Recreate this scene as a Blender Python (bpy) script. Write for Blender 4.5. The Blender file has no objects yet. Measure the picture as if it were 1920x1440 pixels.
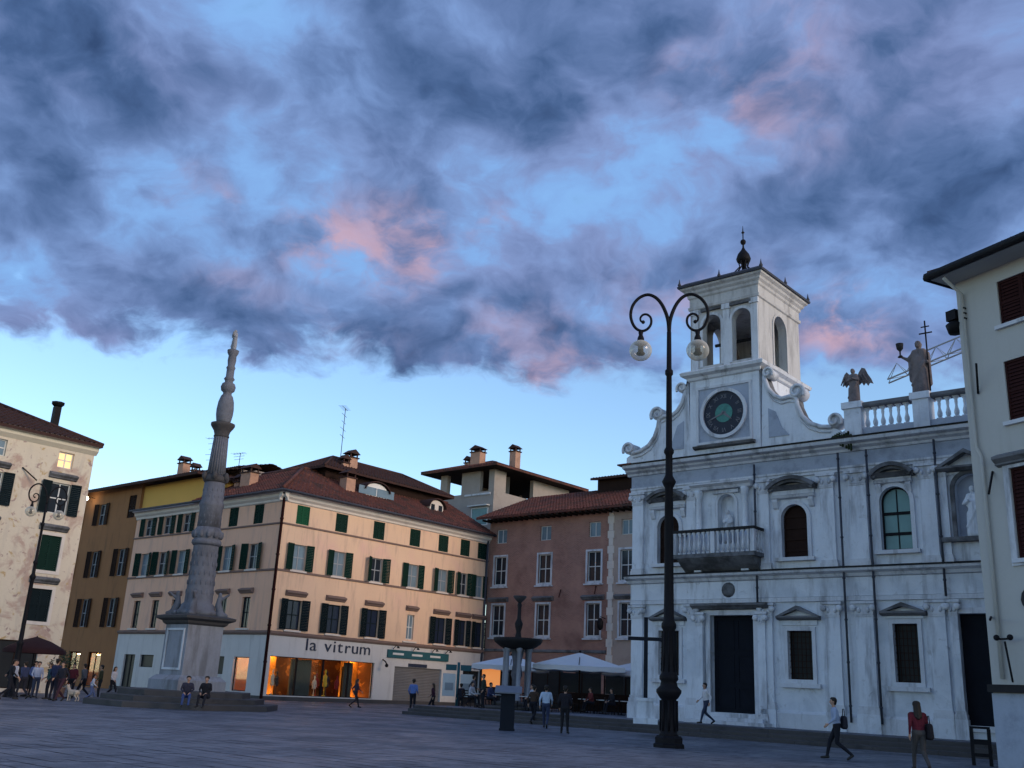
import bpy, bmesh, math, random
import numpy as np
from mathutils import Matrix, Vector
random.seed(7)
rng = np.random.default_rng(7)
scene = bpy.context.scene
COL = scene.collection
R_ = math.radians

# ---------------------------------------------------------------- camera
FPX, CXP, CYP, CAMH = 1850.0, 960.0, 720.0, 1.5
TH = math.atan(573 / FPX); PH = math.atan(.05)
_r0 = Vector((1, 0, 0)); _u0 = Vector((0, -math.sin(TH), math.cos(TH))); FW = Vector((0, math.cos(TH), math.sin(TH)))
RV = math.cos(PH) * _r0 + math.sin(PH) * _u0
UV = -math.sin(PH) * _r0 + math.cos(PH) * _u0
cam_d = bpy.data.cameras.new('camera'); cam = bpy.data.objects.new('camera', cam_d); COL.objects.link(cam)
cam_d.sensor_width = 36; cam_d.lens = FPX / 1920 * 36; cam_d.clip_start = .1; cam_d.clip_end = 3000
cam.matrix_world = Matrix(((RV.x, UV.x, -FW.x, 0), (RV.y, UV.y, -FW.y, 0), (RV.z, UV.z, -FW.z, CAMH), (0, 0, 0, 1)))
scene.camera = cam

def ray(x, y):
    return (FW * FPX + RV * (x - CXP) - UV * (y - CYP)).normalized()
def ground(x, y, z=0.0):
    d = ray(x, y); return Vector((0, 0, CAMH)) + d * ((z - CAMH) / d.z)
def at_dist(x, y, D):
    d = ray(x, y); return Vector((0, 0, CAMH)) + d * (D / math.hypot(d.x, d.y))

# ---------------------------------------------------------------- light, sky
SUN_AZ, SUN_EL = 124.0, 17.0          # clockwise from +Y
sun_dir = Vector((math.sin(R_(SUN_AZ)) * math.cos(R_(SUN_EL)), math.cos(R_(SUN_AZ)) * math.cos(R_(SUN_EL)), math.sin(R_(SUN_EL))))
sd = bpy.data.lights.new('sun', 'SUN'); so = bpy.data.objects.new('sun', sd); COL.objects.link(so)
sd.energy = 1.25; sd.angle = R_(24); sd.color = (1.0, .74, .52)
so.rotation_euler = sun_dir.to_track_quat('Z', 'Y').to_euler(); so.location = (0, 0, 60)
scene.view_settings.view_transform = 'Standard'; scene.view_settings.look = 'None'
scene.view_settings.exposure = 0.62; scene.view_settings.gamma = 1.0; scene.view_settings.use_curve_mapping = False

class NG:
    def __init__(s, tree): s.t = tree; s.n = tree.nodes; s.l = tree.links
    def new(s, typ, **kw):
        nd = s.n.new(typ)
        for k, v in kw.items(): setattr(nd, k, v)
        return nd
    def put(s, sock, val):
        if isinstance(val, bpy.types.NodeSocket): s.l.new(val, sock)
        elif val is not None: sock.default_value = val
    def math(s, op, a, b=None, c=None, clamp=False):
        nd = s.new('ShaderNodeMath', operation=op, use_clamp=clamp)
        for i, v in enumerate((a, b, c)):
            if v is not None: s.put(nd.inputs[i], v)
        return nd.outputs[0]
    def vmath(s, op, a, b=None, out=0):
        nd = s.new('ShaderNodeVectorMath', operation=op)
        s.put(nd.inputs[0], a)
        if b is not None: s.put(nd.inputs[1], b)
        return nd.outputs[out]
    def noise(s, vec, scale, detail=6, rough=.55, dist=0):
        nd = s.new('ShaderNodeTexNoise'); s.put(nd.inputs['Vector'], vec)
        nd.inputs['Scale'].default_value = scale; nd.inputs['Detail'].default_value = detail
        nd.inputs['Roughness'].default_value = rough; nd.inputs['Distortion'].default_value = dist
        return nd.outputs[0], nd.outputs[1]
    def remap(s, v, a, b, c=0.0, d=1.0, smooth=True):
        nd = s.new('ShaderNodeMapRange', interpolation_type='SMOOTHSTEP' if smooth else 'LINEAR')
        for i, q in enumerate((v, a, b, c, d)): s.put(nd.inputs[i], q)
        return nd.outputs[0]
    def mix(s, f, a, b, blend='MIX'):
        nd = s.new('ShaderNodeMix', data_type='RGBA', blend_type=blend)
        s.put(nd.inputs[0], f); s.put(nd.inputs[6], a); s.put(nd.inputs[7], b)
        return nd.outputs[2]
    def ramp(s, v, stops):
        nd = s.new('ShaderNodeValToRGB'); s.put(nd.inputs[0], v); e = nd.color_ramp.elements
        while len(e) < len(stops): e.new(.5)
        for i, (p, c) in enumerate(stops): e[i].position = p; e[i].color = (*c, 1)
        return nd.outputs[0]

def lin(r, g, b):
    f = lambda c: (c / 255 / 12.92) if c <= 10 else ((c / 255 + .055) / 1.055) ** 2.4
    return (f(r), f(g), f(b))

world = bpy.data.worlds.new('World'); scene.world = world; world.use_nodes = True
g = NG(world.node_tree); g.n.clear()
SKY_STRENGTH = .15
world.cycles.sampling_method = 'MANUAL'; world.cycles.sample_map_resolution = 512
sky = g.new('ShaderNodeTexSky', sky_type='NISHITA', sun_disc=False)
sky.sun_elevation = R_(SUN_EL); sky.sun_rotation = R_(SUN_AZ); sky.dust_density = 0.0; sky.ozone_density = 3.0; sky.air_density = 1.0
tc = g.new('ShaderNodeTexCoord')
dirv = g.vmath('NORMALIZE', tc.outputs['Generated'])
sep = g.new('ShaderNodeSeparateXYZ'); g.put(sep.inputs[0], dirv)
zc = g.math('MAXIMUM', sep.outputs[2], .05)
cb = g.new('ShaderNodeCombineXYZ')
g.put(cb.inputs[0], g.math('DIVIDE', sep.outputs[0], zc)); g.put(cb.inputs[1], g.math('DIVIDE', sep.outputs[1], zc))
uv = cb.outputs[0]
w1 = g.noise(uv, 1.3, 3, .5)[1]
uvw = g.vmath('ADD', uv, g.vmath('MULTIPLY', g.vmath('SUBTRACT', w1, (.5, .5, .5)), (.4, .4, 0)))
# an in-between of the flat sheet and the dome keeps the lumps from smearing near the horizon
zs = g.math('ADD', sep.outputs[2], .45)
cb2 = g.new('ShaderNodeCombineXYZ')
g.put(cb2.inputs[0], g.math('DIVIDE', sep.outputs[0], zs)); g.put(cb2.inputs[1], g.math('DIVIDE', sep.outputs[1], zs)); cb2.inputs[2].default_value = 0
dv3 = cb2.outputs[0]
dvw = g.vmath('ADD', dv3, g.vmath('MULTIPLY', g.vmath('SUBTRACT', g.noise(dv3, 5.0, 4, .55)[1], (.5, .5, .5)), (.13, .13, 0)))
n1 = g.noise(dvw, 4.2, 10, .56)[0]
n2 = g.noise(dvw, 11.0, 9, .58)[0]
n3 = g.noise(uvw, .8, 2, .5)[0]
vo = g.new('ShaderNodeTexVoronoi', feature='SMOOTH_F1', voronoi_dimensions='2D')
g.put(vo.inputs['Vector'], dvw); vo.inputs['Scale'].default_value = 8.0; vo.inputs['Smoothness'].default_value = .8
for nm, val in (('Detail', 2.5), ('Roughness', .55)):
    if nm in vo.inputs: vo.inputs[nm].default_value = val
lump = g.math('SUBTRACT', .42, vo.outputs['Distance'])
# cloud masses seen in the photograph, as directions on the sky
wd = g.noise(dirv, 7.0, 4, .55)[1]
dw = g.vmath('ADD', dirv, g.vmath('MULTIPLY', g.vmath('SUBTRACT', wd, (.5, .5, .5)), (.11, .11, .11)))
dw = g.vmath('MULTIPLY', dw, (1, 1, 1.7))
def blobs(lst):
    tot = None
    for px, py, r, a in lst:
        d = ray(px, py); c = (d.x, d.y, d.z * 1.7)
        b = g.remap(g.vmath('DISTANCE', dw, c, out=1), r / 1850, 0.0, 0.0, a)
        tot = b if tot is None else g.math('ADD', tot, b)
    return tot
dark = blobs([(150, 110, 330, 1), (330, 170, 200, .5), (840, 120, 330, 1.1), (1150, 110, 300, .9), (1760, 330, 360, 1.15), (1480, 360, 240, .5),
              (330, 560, 330, .75), (620, 610, 260, .6), (60, 320, 200, .7), (880, 640, 240, .6), (1100, 590, 200, .35), (540, 190, 160, .5), (1500, 130, 220, .45)])
light = blobs([(470, 60, 220, .9), (420, 260, 220, .6), (1085, 385, 230, 1), (900, 300, 160, .35), (1620, 480, 200, .6), (60, 480, 230, .7), (1880, 70, 200, .5),
               (330, 380, 260, .45), (700, 330, 160, .4), (1270, 420, 150, .5), (1250, 640, 160, .3)])
pink = blobs([(790, 455, 190, 1), (590, 430, 130, .8), (1010, 690, 240, .75), (1350, 165, 190, .7), (1555, 612, 135, 1.5), (1480, 60, 170, .5), (1630, 660, 70, .7),
              (700, 400, 160, .5), (1300, 560, 260, .4), (390, 375, 110, .5), (650, 640, 220, .3), (880, 420, 130, .6), (1500, 240, 200, .3), (450, 520, 140, .3)])
v = g.math('MULTIPLY_ADD', g.math('SUBTRACT', n1, .5), 1.08, .57)
v = g.math('MULTIPLY_ADD', g.math('SUBTRACT', n2, .5), .80, v)
v = g.math('MULTIPLY_ADD', lump, .36, v)
v = g.math('MULTIPLY_ADD', g.math('SUBTRACT', g.noise(dvw, 26.0, 6, .6)[0], .5), .38, v)
v = g.math('MULTIPLY_ADD', dark, .26, v)
v = g.math('MULTIPLY_ADD', light, -.36, v)
# lower edge of the cloud sheet
edge = g.math('MULTIPLY_ADD', g.math('SUBTRACT', n3, .5), .06, sep.outputs[2])
edge = g.math('MULTIPLY_ADD', g.math('SUBTRACT', n2, .5), .11, edge)
cover = g.remap(edge, .290, .322)
ccol = g.ramp(v, [(0.0, lin(114, 156, 204)), (.22, lin(108, 144, 192)), (.38, lin(100, 126, 170)), (.56, lin(82, 105, 146)), (.80, lin(59, 82, 120)), (1.0, lin(43, 63, 97))])
calpha = g.remap(v, -.15, .12)
# sunset light catches the thin edges of the lumps
rim = g.math('MULTIPLY', g.remap(v, .16, .40), g.remap(v, .80, .44))
pn = g.noise(dvw, 8.0, 7, .6)[0]
pf = g.math('MULTIPLY', g.math('MULTIPLY', pink, g.remap(pn, .40, .60)), g.math('MULTIPLY_ADD', rim, .95, g.math('MULTIPLY', g.remap(n2, .47, .66), .35)), clamp=True)
ccol = g.mix(g.math('MULTIPLY', pf, .66, clamp=True), ccol, (*lin(182, 146, 154), 1))
thin = g.math('MULTIPLY', g.remap(n3, .42, .68), rim)
ccol = g.mix(g.math('MULTIPLY', thin, .28), ccol, (*lin(134, 126, 160), 1))
alpha = g.math('MULTIPLY', calpha, cover)
bg1 = g.new('ShaderNodeBackground'); bg2 = g.new('ShaderNodeBackground')
tint = g.mix(1.0, sky.outputs[0], (1.12, 1.10, 1.08, 1), 'MULTIPLY')
g.put(bg1.inputs[0], tint); bg1.inputs[1].default_value = SKY_STRENGTH
g.put(bg2.inputs[0], ccol); bg2.inputs[1].default_value = 1.0
ms = g.new('ShaderNodeMixShader'); g.put(ms.inputs[0], alpha); g.l.new(bg1.outputs[0], ms.inputs[1]); g.l.new(bg2.outputs[0], ms.inputs[2])
wo = g.new('ShaderNodeOutputWorld'); g.l.new(ms.outputs[0], wo.inputs[0])

# ---------------------------------------------------------------- mesh helpers
class MB:
    def __init__(s): s.v = []; s.f = []; s.mi = []; s.cur = 0; s.sm = []
    def add(s, vs, fs, smooth=False):
        o = len(s.v); s.v += [tuple(p) for p in vs]
        for f in fs: s.f.append(tuple(i + o for i in f)); s.mi.append(s.cur); s.sm.append(smooth)
        return s
    def box(s, x0, x1, y0, y1, z0, z1):
        return s.add([(x0, y0, z0), (x1, y0, z0), (x1, y1, z0), (x0, y1, z0), (x0, y0, z1), (x1, y0, z1), (x1, y1, z1), (x0, y1, z1)],
                     [(0, 3, 2, 1), (4, 5, 6, 7), (0, 1, 5, 4), (1, 2, 6, 5), (2, 3, 7, 6), (3, 0, 4, 7)])
    def cbox(s, cx, cy, z0, w, d, h): return s.box(cx - w / 2, cx + w / 2, cy - d / 2, cy + d / 2, z0, z0 + h)
    def prism(s, poly, a, b, axis='y', smooth=False):
        n = len(poly)
        if axis == 'x': q = [(a, p[0], p[1]) for p in poly] + [(b, p[0], p[1]) for p in poly]
        elif axis == 'y': q = [(p[0], a, p[1]) for p in poly] + [(p[0], b, p[1]) for p in poly]
        else: q = [(p[0], p[1], a) for p in poly] + [(p[0], p[1], b) for p in poly]
        return s.add(q, [tuple(range(n))[::-1], tuple(range(n, 2 * n))] + [(i, (i + 1) % n, n + (i + 1) % n, n + i) for i in range(n)], smooth)
    def lathe(s, prof, n=16, c=(0, 0), a0=0.0, smooth=True):
        vs = []; fs = []
        for r, z in prof:
            for k in range(n):
                a = a0 + 2 * math.pi * k / n; vs.append((c[0] + r * math.cos(a), c[1] + r * math.sin(a), z))
        m = len(prof)
        for i in range(m - 1):
            for k in range(n): fs.append((i * n + k, i * n + (k + 1) % n, (i + 1) * n + (k + 1) % n, (i + 1) * n + k))
        fs.append(tuple(range(n))[::-1]); fs.append(tuple(range((m - 1) * n, m * n)))
        return s.add(vs, fs, smooth)
    def tube(s, pts, r, n=8, smooth=True):
        pts = [Vector(p) for p in pts]; m = len(pts); rr = r if isinstance(r, (list, tuple)) else [r] * m
        vs = []; fs = []; prev = None
        for i, p in enumerate(pts):
            t = (pts[min(i + 1, m - 1)] - pts[max(i - 1, 0)])
            t = t.normalized() if t.length > 1e-9 else Vector((0, 0, 1))
            if prev is None:
                a = t.orthogonal().normalized()
            else:
                a = (prev - t * prev.dot(t)); a = a.normalized() if a.length > 1e-6 else t.orthogonal().normalized()
            prev = a; b = t.cross(a)
            for k in range(n):
                th = 2 * math.pi * k / n; vs.append(p + (a * math.cos(th) + b * math.sin(th)) * rr[i])
        for i in range(m - 1):
            for k in range(n): fs.append((i * n + k, i * n + (k + 1) % n, (i + 1) * n + (k + 1) % n, (i + 1) * n + k))
        fs.append(tuple(range(n))[::-1]); fs.append(tuple(range((m - 1) * n, m * n)))
        return s.add(vs, fs, smooth)
    def ball(s, c, r, n=14, m=8):
        rx, ry, rz = r if isinstance(r, (list, tuple)) else (r, r, r)
        vs = [(c[0], c[1], c[2] - rz)]
        for i in range(1, m):
            ph = -math.pi / 2 + math.pi * i / m
            for k in range(n):
                a = 2 * math.pi * k / n; vs.append((c[0] + rx * math.cos(ph) * math.cos(a), c[1] + ry * math.cos(ph) * math.sin(a), c[2] + rz * math.sin(ph)))
        vs.append((c[0], c[1], c[2] + rz)); fs = []
        for k in range(n): fs.append((0, 1 + (k + 1) % n, 1 + k)); fs.append((len(vs) - 1, 1 + (m - 2) * n + k, 1 + (m - 2) * n + (k + 1) % n))
        for i in range(m - 2):
            for k in range(n): fs.append((1 + i * n + k, 1 + i * n + (k + 1) % n, 1 + (i + 1) * n + (k + 1) % n, 1 + (i + 1) * n + k))
        return s.add(vs, fs, True)
    def rot(s, rz, off=(0, 0, 0), start=0):
        c, q = math.cos(rz), math.sin(rz)
        for i in range(start, len(s.v)):
            x, y, z = s.v[i]; s.v[i] = (x * c - y * q + off[0], x * q + y * c + off[1], z + off[2])
        return s
    def mesh(s, name, mats, norm=True):
        me = bpy.data.meshes.new(name); me.from_pydata([tuple(p) for p in s.v], [], s.f)
        if not isinstance(mats, (list, tuple)): mats = [mats]
        for m in mats: me.materials.append(m)
        if len(mats) > 1: me.polygons.foreach_set('material_index', s.mi)
        me.polygons.foreach_set('use_smooth', s.sm)
        if norm and len(s.f) < 30000:
            bm = bmesh.new(); bm.from_mesh(me); bmesh.ops.recalc_face_normals(bm, faces=bm.faces); bm.to_mesh(me); bm.free()
        me.update(); return me
    def build(s, name, mats, parent=None, loc=(0, 0, 0), rz=0.0, norm=True):
        return put(name, s.mesh(name, mats, norm), parent, loc, rz)

def put(name, me, parent=None, loc=(0, 0, 0), rz=0.0):
    o = bpy.data.objects.new(name, me); COL.objects.link(o); o.location = loc; o.rotation_euler = (0, 0, rz)
    if parent is not None: o.parent = parent
    return o
def tag(o, label, cat, group=None, kind=None):
    if kind: o['kind'] = kind
    o['label'] = label; o['category'] = cat
    if group: o['group'] = group
    return o
def thing(name, label, cat, loc=(0, 0, 0), rz=0.0, group=None):
    o = bpy.data.objects.new(name, None); COL.objects.link(o); o.empty_display_size = .3
    o.location = loc; o.rotation_euler = (0, 0, rz); return tag(o, label, cat, group)
CACHE = {}
def cached(key, fn):
    if key not in CACHE: CACHE[key] = fn()
    return CACHE[key]
def rz2(x, y, a): return (x * math.cos(a) - y * math.sin(a), x * math.sin(a) + y * math.cos(a))

def facade(mb, x0, x1, z0, z1, ops, dep=.3):
    """front wall in the plane y=0, openings (x0,x1,z0,z1[,arch]) cut out with reveals"""
    xs = sorted({x0, x1} | {o[0] for o in ops} | {o[1] for o in ops}); zs = sorted({z0, z1} | {o[2] for o in ops} | {o[3] for o in ops})
    xs = [x for x in xs if x0 <= x <= x1]; zs = [z for z in zs if z0 <= z <= z1]
    for i in range(len(xs) - 1):
        for j in range(len(zs) - 1):
            cx = (xs[i] + xs[i + 1]) / 2; cz = (zs[j] + zs[j + 1]) / 2
            if any(o[0] < cx < o[1] and o[2] < cz < o[3] for o in ops): continue
            mb.add([(xs[i], 0, zs[j]), (xs[i + 1], 0, zs[j]), (xs[i + 1], 0, zs[j + 1]), (xs[i], 0, zs[j + 1])], [(0, 1, 2, 3)])
    for o in ops:
        a, b, c, d = o[:4]; arch = len(o) > 4; r = (b - a) / 2; top = d - r if arch else d
        mb.add([(a, 0, c), (a, dep, c), (a, dep, top), (a, 0, top)], [(0, 1, 2, 3)])
        mb.add([(b, 0, c), (b, dep, c), (b, dep, top), (b, 0, top)], [(3, 2, 1, 0)])
        mb.add([(a, 0, c), (b, 0, c), (b, dep, c), (a, dep, c)], [(0, 1, 2, 3)])
        if not arch: mb.add([(a, 0, d), (b, 0, d), (b, dep, d), (a, dep, d)], [(3, 2, 1, 0)])
        else:
            pts = arc_pts((a + b) / 2, top, r, 0, 180, 14)
            for (p, q) in zip(pts, pts[1:]):
                mb.add([(p[0], 0, p[1]), (q[0], 0, q[1]), (q[0], 0, d), (p[0], 0, d)], [(0, 1, 2, 3)])
                mb.add([(p[0], 0, p[1]), (q[0], 0, q[1]), (q[0], dep, q[1]), (p[0], dep, p[1])], [(0, 1, 2, 3)], True)
def arc_pts(cx, cz, r, a0, a1, n):
    return [(cx + r * math.cos(R_(a0 + (a1 - a0) * i / n)), cz + r * math.sin(R_(a0 + (a1 - a0) * i / n))) for i in range(n + 1)]
def arch_poly(x0, x1, z0, z1, n=14):
    r = (x1 - x0) / 2; return [(x0, z0), (x1, z0)] + arc_pts((x0 + x1) / 2, z1 - r, r, 0, 180, n)
def arch_ring(mb, x0, x1, z0, z1, w, y0, y1, n=14):
    """moulded surround of an arched opening: jambs and archivolt"""
    r = (x1 - x0) / 2; sp = z1 - r; c = (x0 + x1) / 2
    mb.box(x0 - w, x0, y0, y1, z0, sp); mb.box(x1, x1 + w, y0, y1, z0, sp)
    a = arc_pts(c, sp, r, 0, 180, n); b = arc_pts(c, sp, r + w, 0, 180, n)
    for i in range(n):
        q = [a[i], a[i + 1], b[i + 1], b[i]]
        mb.add([(p[0], y0, p[1]) for p in q] + [(p[0], y1, p[1]) for p in q], [(0, 1, 2, 3), (7, 6, 5, 4), (0, 4, 5, 1), (2, 6, 7, 3)])
def rect_ring(mb, x0, x1, z0, z1, w, y0, y1):
    mb.box(x0 - w, x0, y0, y1, z0 - w, z1 + w); mb.box(x1, x1 + w, y0, y1, z0 - w, z1 + w)
    mb.box(x0, x1, y0, y1, z1, z1 + w); mb.box(x0, x1, y0, y1, z0 - w, z0)

def roof_slope(mb, W, run, rise, insL=0.0, insR=0.0, M=None, period=.32, course=.45, amp=.045):
    """corrugated clay-tile slope: eave along +x from 0..W at z=0, rising towards +y; M places it"""
    L = math.hypot(run, rise); n = max(2, int(W / period)) * 4; us = np.linspace(0, W, n + 1)
    nc = max(1, int(round(L / course))); vs = []; fs = []; ts = []
    for k in range(nc): ts += [k / nc + 1e-4, (k + 1) / nc]
    ny, nz = -rise / L, run / L
    m = len(ts)
    for i, u in enumerate(us):
        tm = 1.0
        if insL > 0: tm = min(tm, u / insL)
        if insR > 0: tm = min(tm, (W - u) / insR)
        w = amp * math.cos(2 * math.pi * u / (W / max(2, int(W / period))))
        for j, t in enumerate(ts):
            tt = min(t, tm); h = w + (.05 if j % 2 == 0 else 0.0) + rng.normal(0, .006)
            vs.append((u, tt * run + ny * h, tt * rise + nz * h))
    for i in range(n):
        for j in range(m - 1): fs.append((i * m + j, (i + 1) * m + j, (i + 1) * m + j + 1, i * m + j + 1))
    # soffit and fascia
    o = len(vs); k = .16
    vs += [(0, 0, -k), (W, 0, -k), (W - insR, run, rise - k), (insL, run, rise - k), (0, -.02, .03), (W, -.02, .03)]
    fs += [(o, o + 3, o + 2, o + 1), (o, o + 1, o + 5, o + 4)]
    if M is not None: vs = [tuple(M @ Vector(p)) for p in vs]
    mb.add(vs, fs)
def slope_at(x, y, z, deg=0.0): return Matrix.Translation((x, y, z)) @ Matrix.Rotation(R_(deg), 4, 'Z')
def hip_roof(parent, x0, x1, y0, y1, z, rise, over, m, name='roof', period=.32, ridge_m=None):
    """four tiled slopes, each one part"""
    x0 -= over; x1 += over; y0 -= over; y1 += over; W = x1 - x0; D = y1 - y0; run = min(W, D) / 2
    iw = run if W >= D else W / 2; out = []
    for nm, w, M, ins, rn in (('roof_slope', W, slope_at(x0, y0, z), run, D / 2 if W >= D else run), ('roof_slope', W, slope_at(x1, y1, z, 180), run, D / 2 if W >= D else run),
                              ('roof_slope', D, slope_at(x1, y0, z, 90), run, run), ('roof_slope', D, slope_at(x0, y1, z, -90), run, run)):
        mb = MB(); roof_slope(mb, w, rn, rise, ins, ins, M, period); out.append(mb.build(nm, m, parent, norm=False))
    mb = MB()
    if W >= D: rp = [(x0 + run, (y0 + y1) / 2, z + rise), (x1 - run, (y0 + y1) / 2, z + rise)]
    else: rp = [((x0 + x1) / 2, y0 + run, z + rise), ((x0 + x1) / 2, y1 - run, z + rise)]
    cs = [(x0, y0, z), (x1, y0, z), (x1, y1, z), (x0, y1, z)]
    ne = [0, 1, 1, 0] if W >= D else [0, 0, 1, 1]
    for c, e in zip(cs, ne): mb.tube([Vector(c) + Vector((0, 0, .04)), Vector(rp[e]) + Vector((0, 0, .06))], .11, 6)
    if (Vector(rp[0]) - Vector(rp[1])).length > .1: mb.tube([Vector(rp[0]) + Vector((0, 0, .06)), Vector(rp[1]) + Vector((0, 0, .06))], .12, 6)
    mb.build('ridge_tiles', ridge_m or m, parent)
    return out

# ---------------------------------------------------------------- materials
def principled(name):
    m = bpy.data.materials.new(name); m.use_nodes = True; q = NG(m.node_tree); b = q.n['Principled BSDF']; return m, q, b
def mat(name, col, rough=.85, var=.25, scale=1.2, bump=.25, fine=14.0, metal=0.0, stain=None, stain_amt=.5, streak=False, patch=None, spec=.3, lo=.5, hi=.72):
    m, q, b = principled(name); t = q.new('ShaderNodeTexCoord').outputs['Object']
    a = q.noise(t, scale, 5, .6)[0]; f = q.noise(t, fine, 4, .6)[0]
    k = q.math('ADD', q.math('MULTIPLY_ADD', q.math('SUBTRACT', a, .5), var * 2, 1.0), q.math('MULTIPLY', q.math('SUBTRACT', f, .5), var))
    c = q.mix(1.0, (*col, 1), (1, 1, 1, 1), 'MULTIPLY')
    sc = q.vmath('SCALE', c); sc.node.inputs['Scale'].default_value = 1; q.put(sc.node.inputs['Scale'], k); c = sc
    if patch:
        for pc, ps, plo, phi in patch:
            c = q.mix(q.remap(q.noise(t, ps, 5, .62, .6)[0], plo, phi), c, (*pc, 1))
    if stain:
        tv = q.vmath('MULTIPLY', t, (1, 1, .16)) if streak else t
        s1 = q.remap(q.noise(tv, 1.9 if streak else .9, 6, .65)[0], lo, hi)
        c = q.mix(q.math('MULTIPLY', s1, stain_amt), c, (*stain, 1))
    q.put(b.inputs['Base Color'], c)
    q.put(b.inputs['Roughness'], q.math('MULTIPLY_ADD', q.math('SUBTRACT', f, .5), .3, rough, clamp=True))
    b.inputs['Metallic'].default_value = metal; b.inputs['Specular IOR Level'].default_value = spec
    if bump:
        bn = q.new('ShaderNodeBump'); bn.inputs['Strength'].default_value = bump; bn.inputs['Distance'].default_value = .03
        q.put(bn.inputs['Height'], q.math('ADD', q.math('MULTIPLY', a, .6), f)); q.l.new(bn.outputs[0], b.inputs['Normal'])
    return m
def glow(name, col, s):
    m, q, b = principled(name); b.inputs['Base Color'].default_value = (*[min(1, c) for c in col], 1)
    b.inputs['Emission Color'].default_value = (*col, 1); b.inputs['Emission Strength'].default_value = s; return m
def pane_mat(name, col=(.02, .026, .032), rough=.08):
    m, q, b = principled(name); t = q.new('ShaderNodeTexCoord').outputs['Object']
    q.put(b.inputs['Base Color'], q.mix(q.noise(t, .9, 3)[0], (*col, 1), (*[c * 2.2 for c in col], 1)))
    b.inputs['Roughness'].default_value = rough; b.inputs['Specular IOR Level'].default_value = .25
    bn = q.new('ShaderNodeBump'); bn.inputs['Strength'].default_value = .06; q.put(bn.inputs['Height'], q.noise(t, 2.3, 2)[0]); q.l.new(bn.outputs[0], b.inputs['Normal'])
    return m
def clear_glass(name, tint=(.9, .93, .95), opaque=.0):
    m, q, b = principled(name); q.n.remove(b)
    tr = q.new('ShaderNodeBsdfTransparent'); tr.inputs[0].default_value = (*tint, 1); gl = q.new('ShaderNodeBsdfGlossy'); gl.inputs[1].default_value = .03
    fr = q.new('ShaderNodeFresnel'); fr.inputs[0].default_value = 1.25; mx = q.new('ShaderNodeMixShader')
    q.put(mx.inputs[0], q.math('MULTIPLY', fr.outputs[0], .22)); q.l.new(tr.outputs[0], mx.inputs[1]); q.l.new(gl.outputs[0], mx.inputs[2])
    q.l.new(mx.outputs[0], q.n['Material Output'].inputs[0]); return m

M = {}
M['stone'] = mat('white_stone', (.66, .70, .76), .75, .13, .7, .35, 9, stain=(.24, .25, .28), stain_amt=.75, streak=True, lo=.48, hi=.72, patch=[((.52, .565, .63), .45, .48, .70), ((.42, .44, .47), 2.6, .58, .76)])
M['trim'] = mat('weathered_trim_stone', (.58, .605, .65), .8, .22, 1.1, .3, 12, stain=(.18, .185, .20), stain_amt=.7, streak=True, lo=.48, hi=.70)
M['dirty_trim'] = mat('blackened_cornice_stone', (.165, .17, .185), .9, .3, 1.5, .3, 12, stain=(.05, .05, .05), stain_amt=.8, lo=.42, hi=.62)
M['frieze'] = mat('grey_frieze_stone', (.36, .405, .49), .8, .2, .9, .25, 10, stain=(.14, .16, .2), stain_amt=.6, lo=.45, hi=.7)
M['grey_stone'] = mat('column_grey_stone', (.135, .145, .175), .8, .4, 2.4, .8, 7, stain=(.07, .07, .08), stain_amt=.7, streak=True, lo=.45, hi=.68)
M['ped_stone'] = mat('pale_pedestal_stone', (.27, .285, .325), .8, .25, 1.4, .35, 10, stain=(.12, .12, .13), stain_amt=.7, streak=True, lo=.45, hi=.68)
M['dark_stone'] = mat('dark_step_stone', (.065, .062, .065), .75, .25, 1.2, .3, 9, stain=(.03, .03, .033), stain_amt=.6)
M['pink'] = mat('peach_plaster', (.76, .525, .36), .9, .10, .35, .15, 9, stain=(.50, .34, .26), stain_amt=.7, streak=True, lo=.48, hi=.72, patch=[((.74, .47, .37), .25, .5, .75)])
M['pink_left'] = mat('peach_plaster_light_offset', (.78, .47, .32), .9, .10, .35, .15, 9, stain=(.52, .33, .27), stain_amt=.7, streak=True, lo=.48, hi=.72)  # the peach plaster with a redder colour, offsetting bluish light on the left facade
M['pink_trim'] = mat('pale_cornice_plaster', (.66, .60, .54), .85, .1, 1, .15, 10, stain=(.4, .35, .32), stain_amt=.4)
M['string'] = mat('string_course_brown', (.20, .14, .12), .9, .2, 2, .2)
M['shopfront'] = mat('shopfront_grey_stone', (.58, .57, .56), .7, .1, .8, .15, 8, stain=(.36, .35, .35), stain_amt=.5, streak=True)
M['brick'] = None
M['cream'] = mat('cream_plaster_fresco', (.62, .55, .44), .9, .10, .5, .15, 8, patch=[((.45, .33, .27), .55, .50, .62), ((.46, .33, .17), 1.1, .58, .66), ((.34, .24, .22), 2.6, .60, .68)], stain=(.4, .36, .32), stain_amt=.4, streak=True)
M['cream_plain'] = mat('cream_plaster_plain', (.62, .57, .46), .9, .08, .5, .12, 8, stain=(.45, .40, .32), stain_amt=.4, streak=True)
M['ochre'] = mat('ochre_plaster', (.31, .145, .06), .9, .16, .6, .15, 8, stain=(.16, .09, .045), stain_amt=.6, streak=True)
M['yellow'] = mat('ochre_plaster_painted_sun', (.68, .40, .10), .9, .1, .6, .12, 8)  # ochre wall brightened in its colour, in place of sunlight on the upper storey
M['right'] = mat('grey_cream_plaster', (.46, .46, .44), .9, .07, .5, .12, 8, stain=(.36, .35, .32), stain_amt=.5, streak=True, lo=.5, hi=.75)
M['altana'] = mat('rough_grey_plaster', (.34, .30, .275), .95, .22, .8, .35, 6, stain=(.26, .22, .20), stain_amt=.6)
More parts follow.
